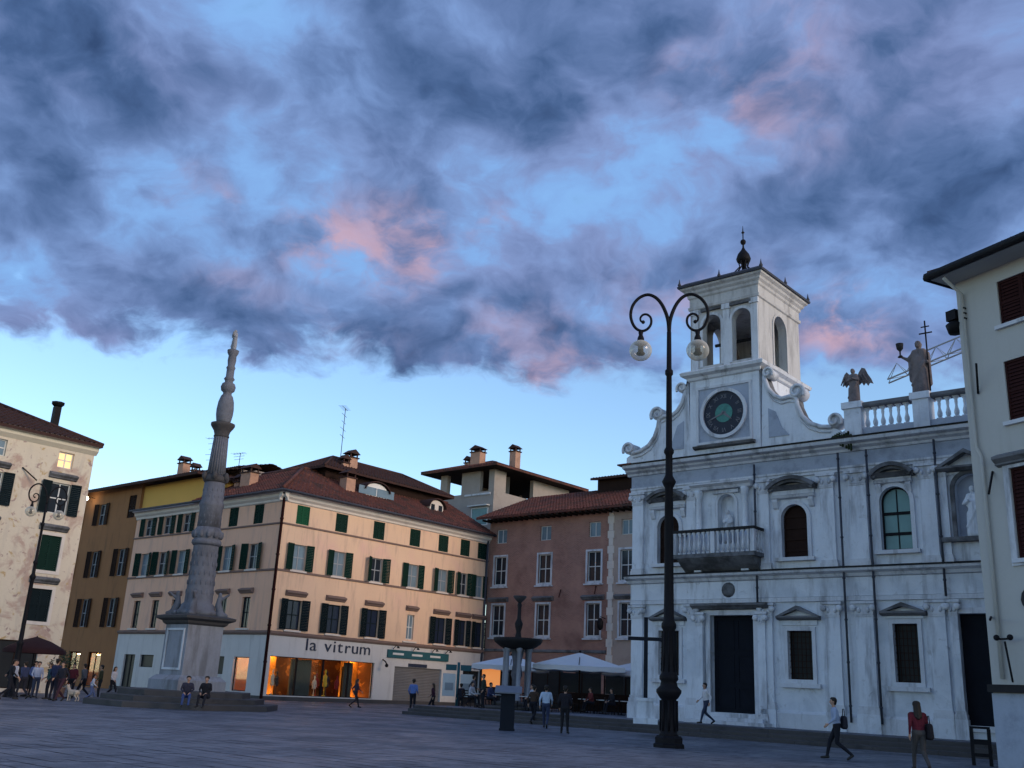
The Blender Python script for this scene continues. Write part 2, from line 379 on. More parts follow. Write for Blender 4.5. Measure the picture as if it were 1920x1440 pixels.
M['roof'] = mat('clay_roof_tiles', (.125, .045, .034), .9, .45, 3.2, .3, 12, stain=(.05, .035, .03), stain_amt=.8, lo=.45, hi=.65, patch=[((.26, .10, .06), 4.5, .55, .68)])
M['roof_dark'] = mat('old_dark_roof_tiles', (.055, .026, .022), .9, .4, 3.2, .3, 12, stain=(.03, .025, .022), stain_amt=.8)
M['soffit'] = mat('dark_eave_wood', (.028, .02, .016), .85, .3, 2, .2, spec=.1)
M['wood'] = mat('dark_brown_wood', (.026, .014, .011), .8, .3, 2, .25, spec=.1, stain=(.02, .012, .01), stain_amt=.5, streak=True)
M['redwood'] = mat('maroon_shutter_paint', (.035, .012, .012), .8, .25, 2, .2, spec=.1)
M['door'] = mat('blackened_door_wood', (.010, .012, .018), .8, .3, 2, .25, spec=.1)
M['green'] = mat('dark_green_shutter_paint', (.009, .030, .023), .8, .3, 2, .1, spec=.08)
M['green2'] = mat('faded_green_shutter_paint', (.015, .085, .042), .8, .2, 2, .1, spec=.08)
M['bluegreen'] = mat('blackish_shutter_paint', (.009, .017, .021), .8, .3, 2, .1, spec=.08)
M['wframe'] = mat('white_window_paint', (.62, .63, .62), .6, .12, 2, .1)
M['gframe'] = mat('grey_window_paint', (.30, .32, .34), .6, .15, 2, .1)
M['pane'] = pane_mat('window_glass', (.012, .016, .022), .12); M['pane_light'] = pane_mat('window_glass_pale', (.10, .14, .17), .12)
M['pane_dark'] = pane_mat('dim_window_glass', (.014, .016, .018), .35); M['pane_dark'].node_tree.nodes['Principled BSDF'].inputs['Specular IOR Level'].default_value = .12
M['pane_teal'] = pane_mat('window_glass_teal', (.09, .17, .17), .2)
M['glass'] = clear_glass('clear_glass')
M['iron'] = mat('black_iron', (.007, .007, .010), .65, .3, 4, .2, 20, spec=.16)
M['iron_blue'] = mat('dark_blue_iron', (.009, .012, .02), .65, .3, 4, .2, 20, spec=.16)
M['lead'] = mat('lead_downpipe', (.055, .06, .078), .7, .3, 3, .2, spec=.15)
M['bronze'] = mat('dark_bronze', (.022, .022, .024), .7, .3, 3, .2, spec=.15)
M['canvas'] = mat('white_canvas', (.66, .66, .68), .9, .08, 1, .15, 20)
M['terracotta'] = mat('chimney_plaster', (.46, .27, .19), .9, .25, 2, .3, 8, stain=(.16, .10, .08), stain_amt=.6)
M['white'] = mat('painted_reflection_white', (.75, .75, .74), .7, .06, 1, .1)  # white colour stands in for the sunset reflected by the larger dormer
M['black'] = mat('black_paint', (.015, .015, .018), .6, .2, 1, .1)
M['navy'] = mat('navy_sign_paint', (.02, .03, .06), .5, .2, 1, .1)
M['teal'] = mat('teal_sign_paint', (.02, .10, .12), .5, .15, 2, .1)
M['shop_orange'] = mat('shop_orange_wall', (.72, .31, .05), .8, .4, 1.4, .1, 5)
M['shop_brown'] = mat('shop_brown_wall', (.16, .06, .022), .8, .5, 1.4, .1, 5, patch=[((.5, .2, .04), 1.2, .55, .62)])
M['shop_dark'] = mat('shop_dark_panel', (.05, .06, .055), .7, .3, 2, .1)
M['lamp_warm'] = glow('warm_shop_light', (1.0, .50, .14), 38.0)
M['lamp_white'] = glow('warm_white_lamp', (1.0, .80, .55), 14.0)
M['lit_room'] = glow('lit_room_curtain', (1.0, .62, .28), .55)
def brick_mat():
    m, q, b = principled('old_red_brick'); t = q.new('ShaderNodeTexCoord').outputs['Object']
    mp = q.new('ShaderNodeMapping'); mp.inputs['Rotation'].default_value = (R_(90), 0, 0); q.put(mp.inputs[0], t)
    br = q.new('ShaderNodeTexBrick'); q.put(br.inputs['Vector'], mp.outputs[0]); br.inputs['Scale'].default_value = 1.0
    br.inputs['Brick Width'].default_value = .28; br.inputs['Row Height'].default_value = .085; br.inputs['Mortar Size'].default_value = .012
    br.inputs['Color1'].default_value = (.33, .155, .115, 1); br.inputs['Color2'].default_value = (.25, .115, .09, 1); br.inputs['Mortar'].default_value = (.36, .26, .22, 1)
    c = q.mix(q.remap(q.noise(t, .55, 5, .62)[0], .45, .7), br.outputs[0], (.40, .225, .175, 1)); c = q.mix(q.remap(q.noise(t, .32, 4, .6)[0], .48, .7, 0, .6), c, (.15, .07, .058, 1))
    q.put(b.inputs['Base Color'], c); b.inputs['Roughness'].default_value = .92
    bn = q.new('ShaderNodeBump'); bn.inputs['Strength'].default_value = .3; bn.inputs['Distance'].default_value = .02; q.put(bn.inputs['Height'], q.math('ADD', q.math('MULTIPLY', br.outputs[1], -1), q.noise(t, 6, 4)[0])); q.l.new(bn.outputs[0], b.inputs['Normal'])
    return m
M['brick'] = brick_mat()

# ---------------------------------------------------------------- windows
def shutter_mesh(w, h, m):
    def f():
        mb = MB(); b = .07; mb.box(0, b, 0, .05, 0, h); mb.box(w - b, w, 0, .05, 0, h)
        for z in (0, h / 2 - b / 2, h - b): mb.box(b, w - b, 0, .05, z, z + b)
        n = max(4, int(h / .12))
        for k in range(n):
            z = .06 + (h - .12) * k / n; d = (h - .12) / n
            mb.add([(b, .004, z), (w - b, .004, z), (w - b, .044, z + d * .95), (b, .044, z + d * .95)], [(0, 1, 2, 3)])
        return mb.mesh('shutter', m)
    return cached(('sh', round(w, 2), round(h, 2), m.name), f)
def frame_mesh(w, h, m, cols=2, rows=2, t=.07):
    def f():
        mb = MB(); rect_ring(mb, -w / 2 + t, w / 2 - t, t, h - t, t, 0, .06)
        for k in range(1, cols): x = -w / 2 + w * k / cols; mb.box(x - t * .55, x + t * .55, .003, .055, t, h - t)
        for k in range(1, rows): z = h * k / rows; mb.box(-w / 2 + t, w / 2 - t, .006, .05, z - t * .5, z + t * .5)
        return mb.mesh('window', m)
    return cached(('fr', round(w, 2), round(h, 2), m.name, cols, rows), f)
def pane_mesh(w, h, m):
    def f(): mb = MB(); mb.box(-w / 2 + .02, w / 2 - .02, 0, .012, .02, h - .02); return mb.mesh('pane', m)
    return cached(('pn', round(w, 2), round(h, 2), m.name), f)
def window(par, cx, z0, w, h, rz=0.0, style='open', sm=None, fm=None, pm=None, rec=.16, cols=2, rows=2, swing=None, y0=0.0):
    fm = fm or M['wframe']; pm = pm or M['pane']
    x, y = rz2(cx, y0 + rec, rz); wo = put('window', frame_mesh(w, h, fm, cols, rows), par, (x, y, z0), rz)
    put('pane', pane_mesh(w, h, pm), wo, (0, .03, 0))
    if style == 'open':
        for s in (-1, 1):
            a = swing if swing is not None else random.uniform(0.03, .22)
            if s < 0: o = put('shutter', shutter_mesh(w / 2, h + .06, sm), wo, (-w / 2, -rec - .02, -.03), math.pi + a); o.location.y -= .05
            else: o = put('shutter', shutter_mesh(w / 2, h + .06, sm), wo, (w / 2, -rec - .07, -.03), -a)
    elif style == 'closed':
        put('shutter', shutter_mesh(w / 2, h, sm), wo, (-w / 2, -rec + .05, 0)); put('shutter', shutter_mesh(w / 2, h, sm), wo, (0.003, -rec + .055, 0))
    return wo

# ---------------------------------------------------------------- ground
A41 = R_(-41.0); A49 = R_(49.0)
dR = Vector((math.sin(R_(41)), math.cos(R_(41)), 0)); dL = Vector((-math.sin(R_(49)), math.cos(R_(49)), 0))
def pq(p, q, z=0.0): v = dR * p + dL * q; return Vector((v.x, v.y, z))
def paving_mat(name, c1, c2, c3, scale=1.0):
    m, q, b = principled(name); t = q.new('ShaderNodeTexCoord').outputs['Object']
    at = q.new('ShaderNodeAttribute'); at.attribute_name = 'tone'
    c = q.mix(at.outputs['Fac'], (*c1, 1), (*c2, 1)); n = q.noise(t, .35, 5, .6)[0]; f = q.noise(t, 9, 5, .6)[0]
    c = q.mix(q.remap(n, .44, .64, 0, .85), c, (*c3, 1)); c = q.mix(q.remap(q.noise(t, 1.7, 5, .65)[0], .52, .68, 0, .6), c, (*[v * 1.35 for v in c2], 1)); c = q.mix(q.remap(f, .35, .8, 0, .5), c, (*[v * .55 for v in c1], 1))
    q.put(b.inputs['Base Color'], c); q.put(b.inputs['Roughness'], q.remap(n, .3, .7, .42, .68)); b.inputs['Specular IOR Level'].default_value = .4
    bn = q.new('ShaderNodeBump'); bn.inputs['Strength'].default_value = .35; bn.inputs['Distance'].default_value = .02; q.put(bn.inputs['Height'], f); q.l.new(bn.outputs[0], b.inputs['Normal'])
    return m
M['paving'] = paving_mat('plaza_stone_slabs', (.115, .125, .155), (.17, .183, .22), (.08, .088, .112))
M['joint'] = mat('sandy_joint_ground', (.07, .075, .09), .9, .25, .5, .2, 6)
mb = MB(); mb.add([(-600, -200, -.03), (600, -200, -.03), (600, 900, -.03), (-600, 900, -.03)], [(0, 1, 2, 3)])
gr = mb.build('ground', M['joint']); gr['kind'] = 'structure'
def slabs(name, p0, p1, q0, q1, z, sp=.62, sq=1.15, par=None, skip=None):
    vs = []; fs = []; tone = []; row = 0; p = p0
    while p < p1 - .05:
        d = sp * random.uniform(.85, 1.15); q = q0 - random.uniform(0, sq)
        while q < q1:
            w = sq * random.uniform(.6, 1.35)
            c = pq(p + d / 2, q + w / 2)
            if skip is None or not skip(c):
                j = .012; k = len(vs)
                for (a, e) in ((p + j, q + j), (p + d - j, q + j), (p + d - j, q + w - j), (p + j, q + w - j)):
                    v = pq(a, e, z + random.uniform(-.004, .004)); vs.append(tuple(v))
                fs.append((k, k + 3, k + 2, k + 1)); tone.append(min(1, max(0, random.gauss(.45, .28))))
            q += w
        p += d
    me = bpy.data.meshes.new(name); me.from_pydata(vs, [], fs); me.materials.append(M['paving'])
    at = me.attributes.new('tone', 'FLOAT', 'FACE'); at.data.foreach_set('value', tone); me.update()
    o = put(name, me, par); o['kind'] = 'stuff'; return o
PS = 38.45
def in_view(c): return c.y < 16 or abs(c.x) > c.y * .62 + 6
slabs('paving_slab', 2, PS - .03, -34, 92, 0, .5, .95, gr, in_view)
slabs('paving_slab', PS + .02, 70, 40.1, 92, .006, .5, .95, gr, in_view)

# stepped pavement along the church and cafe side
pv = thing('stepped_pavement', 'dark stone pavement raised on three steps in front of the white church', 'pavement')
pv['kind'] = 'structure'
for k, (a, z) in enumerate(((PS, .16), (PS + .42, .32), (PS + .84, .48))):
    q = -14.0
    while q < 39.9:                      # each tread is laid of long blocks
        w = min(random.uniform(2.0, 3.1), 40 - q); top = PS + (.44, .86, 1.3)[k]
        mb = MB(); e = .006
        ps = [pq(a, q + e), pq(a, q + w - e), pq(top, q + w - e), pq(top, q + e)]
        dz = random.uniform(-.005, .004); b = .02
        fr = [pq(a + b, q + e), pq(a + b, q + w - e)]
        vs = [(*p.xy, 0) for p in ps] + [(*ps[0].xy, z + dz - b), (*ps[1].xy, z + dz - b), (*fr[1].xy, z + dz), (*ps[2].xy, z + dz), (*ps[3].xy, z + dz), (*fr[0].xy, z + dz)]
        mb.add(vs, [(0, 1, 5, 4), (4, 5, 6, 9), (9, 6, 7, 8), (1, 2, 7, 6, 5), (3, 0, 4, 9, 8), (2, 3, 8, 7)])
        mb.build('step_block', M['dark_stone'], pv); q += w
mb = MB(); c = [pq(PS + 1.28, -14), pq(PS + 1.28, 40), pq(75, 40), pq(75, -14)]
mb.add([(*p.xy, .474) for p in c] + [(*p.xy, 0) for p in c], [(0, 3, 2, 1), (0, 1, 5, 4), (1, 2, 6, 5)]); mb.build('pavement_bed', M['joint'], pv)
slabs('pavement_slab', PS + 1.3, 66, -14, 39.9, .48, .6, 1.0, pv)

# ---------------------------------------------------------------- peach corner building
M['pane_navy'] = pane_mat('window_glass_navy', (.012, .018, .034), .2)
PO = Vector((-16.3, 72.15, 0.0))
pk = thing('corner_building', 'long peach plastered corner building with green shutters and lit shop windows', 'building', PO, A49)
LF = R_(-90)      # the left facade is turned a quarter inwards
CZ = 14.45
rt = [1.85, 5.6, 9.5, 13.55, 16.95, 19.7, 21.95]; rs = [1.9, 5.7, 9.55, 13.6, 17.1, 19.7, 21.75]; rf = [1.95, 5.7, 9.6, 13.75, 17.2, 19.9, 22.0]
lt = [-2.97, -6.2, -9.4, -12.7, -15.6, -18.5]; ls = [-3.05, -6.4, -9.55, -12.75, -15.55, -18.3]; lf = [-3.2, -6.15, -9.5, -12.7, -15.6, -18.45]
ops = []; lops = []
for i, x in enumerate(rt): ops.append((x - .6, x + .6, 12.5, 13.9))
for i, x in enumerate(rs): ops.append((x - .5, x + .5, 9.15, 11.0) if i > 4 else (x - .62, x + .62, 9.15, 11.0))
for i, x in enumerate(rf): ops.append((x - .4, x + .4, 5.0, 6.95) if i == 3 else ((x - .5, x + .5, 4.9, 7.0) if i > 4 else (x - .66, x + .66, 4.9, 7.0)))
for x in lt: lops.append((x - .6, x + .6, 12.5, 13.95))
for x in ls: lops.append((x - .62, x + .62, 9.15, 11.0))
for x in lf: lops.append((x - .5, x + .5, 4.9, 7.1))
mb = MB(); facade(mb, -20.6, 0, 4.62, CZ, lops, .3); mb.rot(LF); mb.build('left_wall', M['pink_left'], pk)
mb = MB(); facade(mb, 0, 22.8, 4.62, CZ, ops, .3)
mb.add([(22.8, 0, 0), (22.8, 10, 0), (22.8, 10, CZ), (22.8, 0, CZ)], [(0, 1, 2, 3)]); mb.add([(22.8, 10, 0), (10, 10, 0), (10, 10, CZ), (22.8, 10, CZ)], [(0, 1, 2, 3)])
mb.add([(10, 10, 0), (10, 20.6, 0), (10, 20.6, CZ), (10, 10, CZ)], [(0, 1, 2, 3)]); mb.add([(10, 20.6, 0), (0, 20.6, 0), (0, 20.6, CZ), (10, 20.6, CZ)], [(0, 1, 2, 3)])
mb.build('wall', M['pink'], pk)
for i, x in enumerate(rt): window(pk, x, 12.5, 1.2, 1.4, 0, 'closed', M['green2'] if i == 0 else M['green'])
for i, x in enumerate(rs): window(pk, x, 9.15, 1.0 if i > 4 else 1.24, 1.85, 0, 'open', M['green'], M['gframe'], random.choice([M['pane'], M['pane'], M['pane_light']]), swing=random.choice([.05, .1, .16, .3, .55]))
for i, x in enumerate(rf):
    if i == 3: window(pk, x, 5.0, .8, 1.95, 0, 'plain', None, M['wframe'], M['pane_light'])
    else: window(pk, x, 4.9, 1.0 if i > 4 else 1.32, 2.1, 0, 'open', M['bluegreen'], M['bluegreen'], M['pane_navy'], swing=random.uniform(.03, .2))
for i, x in enumerate(lt): window(pk, x, 12.5, 1.2, 1.45, LF, 'closed' if i < 2 else 'open', M['green'], M['gframe'], swing=.05)
for x in ls: window(pk, x, 9.15, 1.24, 1.85, LF, 'open', M['green'], M['gframe'], random.choice([M['pane'], M['pane_light']]), swing=random.choice([.05, .12, .3]))
for x in lf: window(pk, x, 4.9, 1.0, 2.2, LF, 'plain', None, M['bluegreen'], M['pane'])
def trim(par, name, prof, x0, x1, m, rz=0.0, ext=0.0):
    mb = MB(); mb.prism(prof, x0 - ext, x1 + ext, 'x'); mb.rot(rz); return mb.build(name, m, par)
def hood_mesh(w, m):
    def f():
        mb = MB(); mb.prism([(0, 0), (-.16, .05), (-.16, .10), (-.30, .22), (-.30, .30), (-.02, .42)], -w / 2, w / 2, 'x'); return mb.mesh('window_hood', m)
    return cached(('hood', w, m.name), f)
for x in rf: px_, py_ = rz2(x, 0, 0); put('window_hood', hood_mesh(1.85 if x != 13.75 else 1.3, M['string']), pk, (x, -.002, 7.25))
for x in lf: a, b = rz2(x, -.002, LF); put('window_hood', hood_mesh(1.6, M['string']), pk, (a, b, 7.35), LF)
def sill_mesh(w, m):
    def f(): mb = MB(); mb.box(-w / 2, w / 2, -.12, .05, -.12, 0); return mb.mesh('sill', m)
    return cached(('sill', w, m.name), f)
for xs_, rz in ((rs + rf, 0), (ls + lf, LF)):
    for i, x in enumerate(xs_): a, b = rz2(x, 0, rz); put('window_sill', sill_mesh(1.5, M['pink_trim']), pk, (a, b, 9.12 if i < len(xs_) // 2 else 4.86), rz)
for z, h, d in ((12.30, .12, .10), (8.92, .14, .10)):
    trim(pk, 'string_course', [(0, z), (-d, z + .02), (-d, z + h), (0, z + h + .03)], 0, 22.75, M['string'], 0, .0); trim(pk, 'string_course', [(0, z), (-d, z + .02), (-d, z + h), (0, z + h + .03)], -20.6, 0, M['string'], LF, .0)
cp = [(0, CZ - .5), (-.10, CZ - .45), (-.12, CZ - .3), (-.30, CZ - .15), (-.34, CZ + .05), (-.55, CZ + .12), (-.55, CZ + .25), (0, CZ + .25)]
trim(pk, 'cornice', cp, -.5, 22.78, M['pink_trim']); trim(pk, 'cornice', cp, -20.6, .52, M['pink_trim'], LF)
# shop storey
sops = [(.35, 10.2, .35, 3.0), (12.35, 17.7, .2, 2.85), (20.3, 22.4, .2, 2.9)]
slops = [(-19.1, -17.4, .2, 2.8), (-16.6, -14.6, 1.85, 2.8), (-12.6, -10.6, .4, 2.8), (-9.6, -7.4, .4, 2.8), (-6.15, -4.95, 1.6, 2.85), (-3.75, -1.9, .5, 2.85)]
mb = MB(); facade(mb, 0, 22.8, 0, 4.45, sops, .35); k = len(mb.v); facade(mb, -20.6, 0, 0, 4.45, slops, .35); mb.rot(LF, start=k)
for i in range(k): x, y, z = mb.v[i]; mb.v[i] = (x, y - .05, z)
for i in range(k, len(mb.v)): x, y, z = mb.v[i]; mb.v[i] = (x - .05, y, z)
mb.build('shopfront_wall', M['shopfront'], pk)
sp_ = [(0, 4.4), (-.12, 4.42), (-.22, 4.55), (-.22, 4.66), (0, 4.72)]
trim(pk, 'shop_cornice', sp_, -.2, 22.8, M['string']); trim(pk, 'shop_cornice', sp_, -20.6, .22, M['string'], LF)
# lit interior
mb = MB(); d = 4.2
mb.add([(.05, .35, .1), (10.6, .35, .1), (10.6, d, .1), (.05, d, .1)], [(0, 1, 2, 3)]); mb.add([(.05, .35, 3.3), (10.6, .35, 3.3), (10.6, d, 3.3), (.05, d, 3.3)], [(3, 2, 1, 0)])
mb.add([(.32, d, .1), (10.6, d, .1), (10.6, d, 3.3), (.32, d, 3.3)], [(0, 1, 2, 3)]); mb.add([(10.5, .35, .1), (10.5, d, .1), (10.5, d, 3.3), (10.5, .35, 3.3)], [(0, 1, 2, 3)])
mb.build('shop_interior', M['shop_brown'], pk)
for x0_, x1_ in ((.34, 2.7), (8.75, 10.45)): mb = MB(); mb.box(x0_, x1_, 2.2 if x0_ > 5 else 2.4, 2.46 if x0_ < 5 else 2.26, .1, 3.1); mb.build('display_backdrop', M['shop_orange'], pk)
for x in (1.2, 2.3, 5.9, 6.9, 9.7):
    yl = 1.75 if x < 3 or x > 9 else 2.9; mb = MB(); mb.box(x - .16, x + .16, yl, yl + .4, 3.2, 3.26); mb.build('ceiling_lamp', M['lamp_warm'], pk)
mb = MB(); mb.box(2.85, 4.7, .75, .9, .1, 2.9); mb.box(3.1, 3.9, .66, .74, .8, 2.2); mb.box(7.9, 8.7, .75, .9, .1, 2.9); mb.build('display_panel', M['shop_dark'], pk)
mb = MB(); mb.box(7.9, 8.6, .9, 1.05, .1, 2.6); mb.box(6.0, 7.2, 2.2, 2.8, .1, 1.1); mb.box(5.0, 5.5, 2.6, 3.2, .1, 2.3); mb.build('display_shelf', M['wood'], pk)
def mannequin(x, y, rzz, m, s=1.0):
    mb = MB(); mb.lathe([(.02, .1), (.16, .12), (.16, .16), (.03, .2), (.03, .75), (.21, .8), (.2, .95), (.13, 1.12), (.18, 1.35), (.19, 1.5), (.07, 1.6), (.05, 1.68), (.085, 1.74), (.095, 1.83), (.06, 1.93), (.01, 1.96)], 12)
    for sx in (-1, 1): mb.tube([(sx * .17, 0, 1.5), (sx * .26, .02, 1.2), (sx * .24, -.1, .95)], [.055, .045, .03], 8)
    mb.v = [(p[0] * s, p[1] * s * .75, p[2] * s + .25) for p in mb.v]; mb.build('mannequin', m, pk, (x, y, 0), rzz)
M['cloth_w'] = mat('cream_dress', (.66, .58, .45), .9, .15, 3, .2); M['cloth_r'] = mat('dark_red_dress', (.25, .03, .03), .9, .2, 3, .2); M['cloth_y'] = mat('yellow_dress', (.65, .45, .06), .9, .2, 3, .2); M['cloth_d'] = mat('dark_dress', (.03, .03, .04), .9, .2, 3, .2)
for x, y, m, s in ((1.5, 1.0, 'cloth_w', .95), (2.1, 1.3, 'cloth_d', .9), (5.4, 1.1, 'cloth_w', .8), (6.3, 1.0, 'cloth_y', 1.05), (6.8, 1.4, 'cloth_d', 1.0), (5.9, 1.5, 'cloth_r', .9), (7.4, .9, 'cloth_r', .85), (8.9, 1.2, 'cloth_d', .8)): mannequin(x, y, random.uniform(-.6, .6), M[m], s)
def shop_pane(x0, x1, z0, z1, rz, n, m=None, door=False):
    fr = MB(); rect_ring(fr, x0 + .05, x1 - .05, z0 + .05, z1 - .05, .05, .1, .17)
    for k in range(1, n): xx = x0 + (x1 - x0) * k / n; fr.box(xx - .07, xx + .07, .09, .18, z0 + .05, z1 - .05)
    fr.rot(rz); fo = fr.build('shop_window', M['iron'], pk)
    for k in range(n):
        a = x0 + (x1 - x0) * k / n + .04; b = x0 + (x1 - x0) * (k + 1) / n - .04
        pm_ = MB(); pm_.box(a, b, .125, .135, z0 + .05, z1 - .05); pm_.rot(rz); pm_.build('pane', m or M['glass'], fo)
shop_pane(.35, 10.2, .35, 3.0, 0, 4); shop_pane(20.3, 22.4, .2, 2.9, 0, 2, M['pane_dark'])
shop_pane(-3.75, -1.9, .5, 2.85, LF, 1); 
for a in (slops[1], slops[2], slops[3], slops[4]): shop_pane(*a[:4], LF, 1, M['pane_dark'])
shop_pane(-19.1, -17.4, .2, 2.8, LF, 2, M['pane_dark'])
mb = MB(); mb.box(.1, 1.6, 4.1, 4.15, .1, 3.2); mb.box(1.6, 1.66, 2.5, 4.15, .1, 3.2); mb.build('lit_display_wall', M['shop_orange'], pk)
for x_, y_ in ((.75, 1.9), (1.5, 2.0), (2.3, 1.9), (9.1, 1.8), (9.9, 1.7), (6.3, 2.0), (5.4, 2.2)):
    mb = MB(); mb.box(x_ - .1, x_ + .1, y_ - .1, y_ + .1, .11, .2); mb.build('added_fill_light', M['lamp_warm'], pk)  # lights added on the floor to brighten the dim shop displays
mb = MB(); mb.box(.75, 1.05, 2.7, 3.0, 3.15, 3.2); mb.build('ceiling_lamp', M['lamp_warm'], pk)
# roller shutter in the second shop
mb = MB(); n = 22
for k in range(n): z = .2 + 2.65 * k / n; mb.prism([(.16, z), (.12, z + .03), (.12, z + .09), (.16, z + .118)], 12.35, 17.7, 'x')
mb.build('roller_shutter', mat('roller_shutter_metal', (.22, .22, .23), .5, .2, 1, .1, metal=.3), pk)
mb = MB(); mb.box(13.8, 15.9, -.10, -.055, 2.88, 3.14); mb.build('shop_name_plate', M['navy'], pk)
mb = MB(); mb.box(11.4, 18.3, -.19, -.055, 3.5, 4.1); mb.build('long_sign_board', M['teal'], pk)
mb = MB()
for x0 in (11.9, 14.0, 16.1): mb.box(x0, x0 + 1.2, -.2, -.192, 3.72, 3.88)
mb.build('sign_stripe', M['wframe'], pk)
mb = MB()
for x0 in (12.0, 14.2, 16.4, 18.0): mb.tube([(x0, -.1, 4.15), (x0, -.35, 4.4), (x0, -.62, 4.35)], .03, 6); mb.lathe([(.03, 4.37), (.12, 4.26), (.13, 4.22)], 10, (x0, -.66))
mb.build('sign_spotlight', M['iron'], pk)
mb = MB(); mb.tube([(11.0, -.06, 3.3), (10.9, -.5, 3.15), (10.8, -.75, 2.95)], .05, 6); mb.ball((10.78, -.8, 2.85), .14, 10, 6); mb.build('wall_lamp', M['iron'], pk)
def text(par, s, size, loc, m, rz=0.0, ext=.02, name='lettering', sx=1.0, up=True):
    cu = bpy.data.curves.new(name, 'FONT'); cu.body = s; cu.size = size; cu.extrude = ext; cu.align_x = 'CENTER'; cu.align_y = 'CENTER'; cu.resolution_u = 3
    tmp = bpy.data.objects.new('tmp_text', cu); COL.objects.link(tmp)
    dg = bpy.context.evaluated_depsgraph_get(); me = bpy.data.meshes.new_from_object(tmp.evaluated_get(dg)); bpy.data.objects.remove(tmp)
    me.transform(Matrix.Diagonal((sx, 1, 1, 1))); me.transform(Matrix.Rotation(R_(90), 4, 'X')); me.materials.clear(); me.materials.append(m); me.name = name
    return put(name, me, par, loc, rz)
lx_ = 3.35
for c_ in 'la vitrum':
    if c_ == ' ': lx_ += .55; continue
    o = text(pk, c_, 1.22, (0, -.08, 3.93 if c_ in 'l' else 3.9), M['navy'], 0, .02, 'shop_letter', 1.3)
    w_ = max(v_.co.x for v_ in o.data.vertices) - min(v_.co.x for v_ in o.data.vertices); zb = min(v_.co.z for v_ in o.data.vertices)
    o.location.x = lx_ + w_ / 2; o.location.z = 3.55 - zb; lx_ += w_ + .2
# downpipe on the corner, base strip, threshold
mb = MB(); mb.tube([(-.14, -.14, .1), (-.14, -.14, 14.3), (-.42, -.42, 14.6)], .11, 8)
for z in (2.5, 5, 7.5, 10, 12.6): mb.lathe([(.14, z), (.14, z + .12)], 8, (-.14, -.14))
mb.build('downpipe', M['redwood'], pk)
mb = MB(); mb.tube([(22.5, -.12, .1), (22.5, -.12, 14.5)], .1, 8); mb.build('downpipe', M['lead'], pk)
mb = MB(); mb.box(-.12, 22.8, -.16, -.05, 0, .28); mb.box(-.16, -.05, -.05, 20.6, 0, .28); mb.build('plinth', M['dark_stone'], pk)
# roof
ov = .75
mb = MB(); roof_slope(mb, 22.9 + ov, 5.6 + ov, 3.35, 5.6 + ov, 0, slope_at(-ov, -ov, CZ + .3)); mb.build('roof_slope', M['roof'], pk, norm=False)
mb = MB(); roof_slope(mb, 11.2 + ov, 5.6 + ov, 3.35, 0, 5.6 + ov, slope_at(-ov, 11.2, CZ + .3, -90)); mb.build('roof_slope', M['roof'], pk, norm=False)
mb = MB(); roof_slope(mb, 17.4, 5.6, 2.9, 0, 0, slope_at(22.8, 11.2, CZ + .75, 180)); mb.build('roof_slope', M['roof'], pk, norm=False)
mb = MB(); mb.tube([(-ov, -ov, CZ + .38), (5.6, 5.6, CZ + 3.72)], .13, 6); mb.tube([(5.6, 5.6, CZ + 3.72), (22.8, 5.6, CZ + 3.72)], .13, 6); mb.tube([(5.6, 5.6, CZ + 3.72), (5.6, 11.2, CZ + 3.72)], .13, 6); mb.build('ridge_tiles', M['roof'], pk)
mb = MB(); mb.tube([(-ov - .08, -ov - .08, CZ + .2), (22.8, -ov - .08, CZ + .2)], .09, 6); mb.tube([(-ov - .08, -ov - .08, CZ + .2), (-ov - .08, 20.6, CZ + .2)], .09, 6); mb.build('gutter', M['lead'], pk)
# raised upper roof
mb = MB(); mb.box(7.0, 21.0, 4.4, 10.0, CZ + 2.0, CZ + 4.0); mb.build('attic_wall', M['wood'], pk)
hip_roof(pk, 7.0, 21.0, 4.4, 10.0, CZ + 3.9, 1.75, .7, M['roof_dark'])
def chimney(par, x, y, z0, h, w=.7, d=.7, pots=True):
    mb = MB(); mb.box(x - w / 2, x + w / 2, y - d / 2, y + d / 2, z0, z0 + h); o = mb.build('chimney', M['terracotta'], par)
    mb = MB(); mb.box(x - w / 2 - .1, x + w / 2 + .1, y - d / 2 - .1, y + d / 2 + .1, z0 + h, z0 + h + .1)
    for sx in (-1, 1):
        for sy in (-1, 1): mb.box(x + sx * (w / 2 - .06) - .05, x + sx * (w / 2 - .06) + .05, y + sy * (d / 2 - .06) - .05, y + sy * (d / 2 - .06) + .05, z0 + h + .1, z0 + h + .38)
    mb.prism([(x - w / 2 - .18, z0 + h + .38), (x + w / 2 + .18, z0 + h + .38), (x, z0 + h + .78)], y - d / 2 - .12, y + d / 2 + .12, 'y'); mb.build('chimney_cap', M['roof_dark'], o)
chimney(pk, 7.95, 2.6, CZ + 1.4, 1.55, .95, .85); chimney(pk, 10.4, 5.4, CZ + 4.1, 1.35, .85, .8); chimney(pk, 9.5, 5.2, CZ + 4.0, .8, .6, .6)
chimney(pk, 2.2, 8.0, CZ + 1.5, 1.3, .8, 1.3); chimney(pk, 2.4, 9.6, CZ + 1.4, .8, .6, .6)
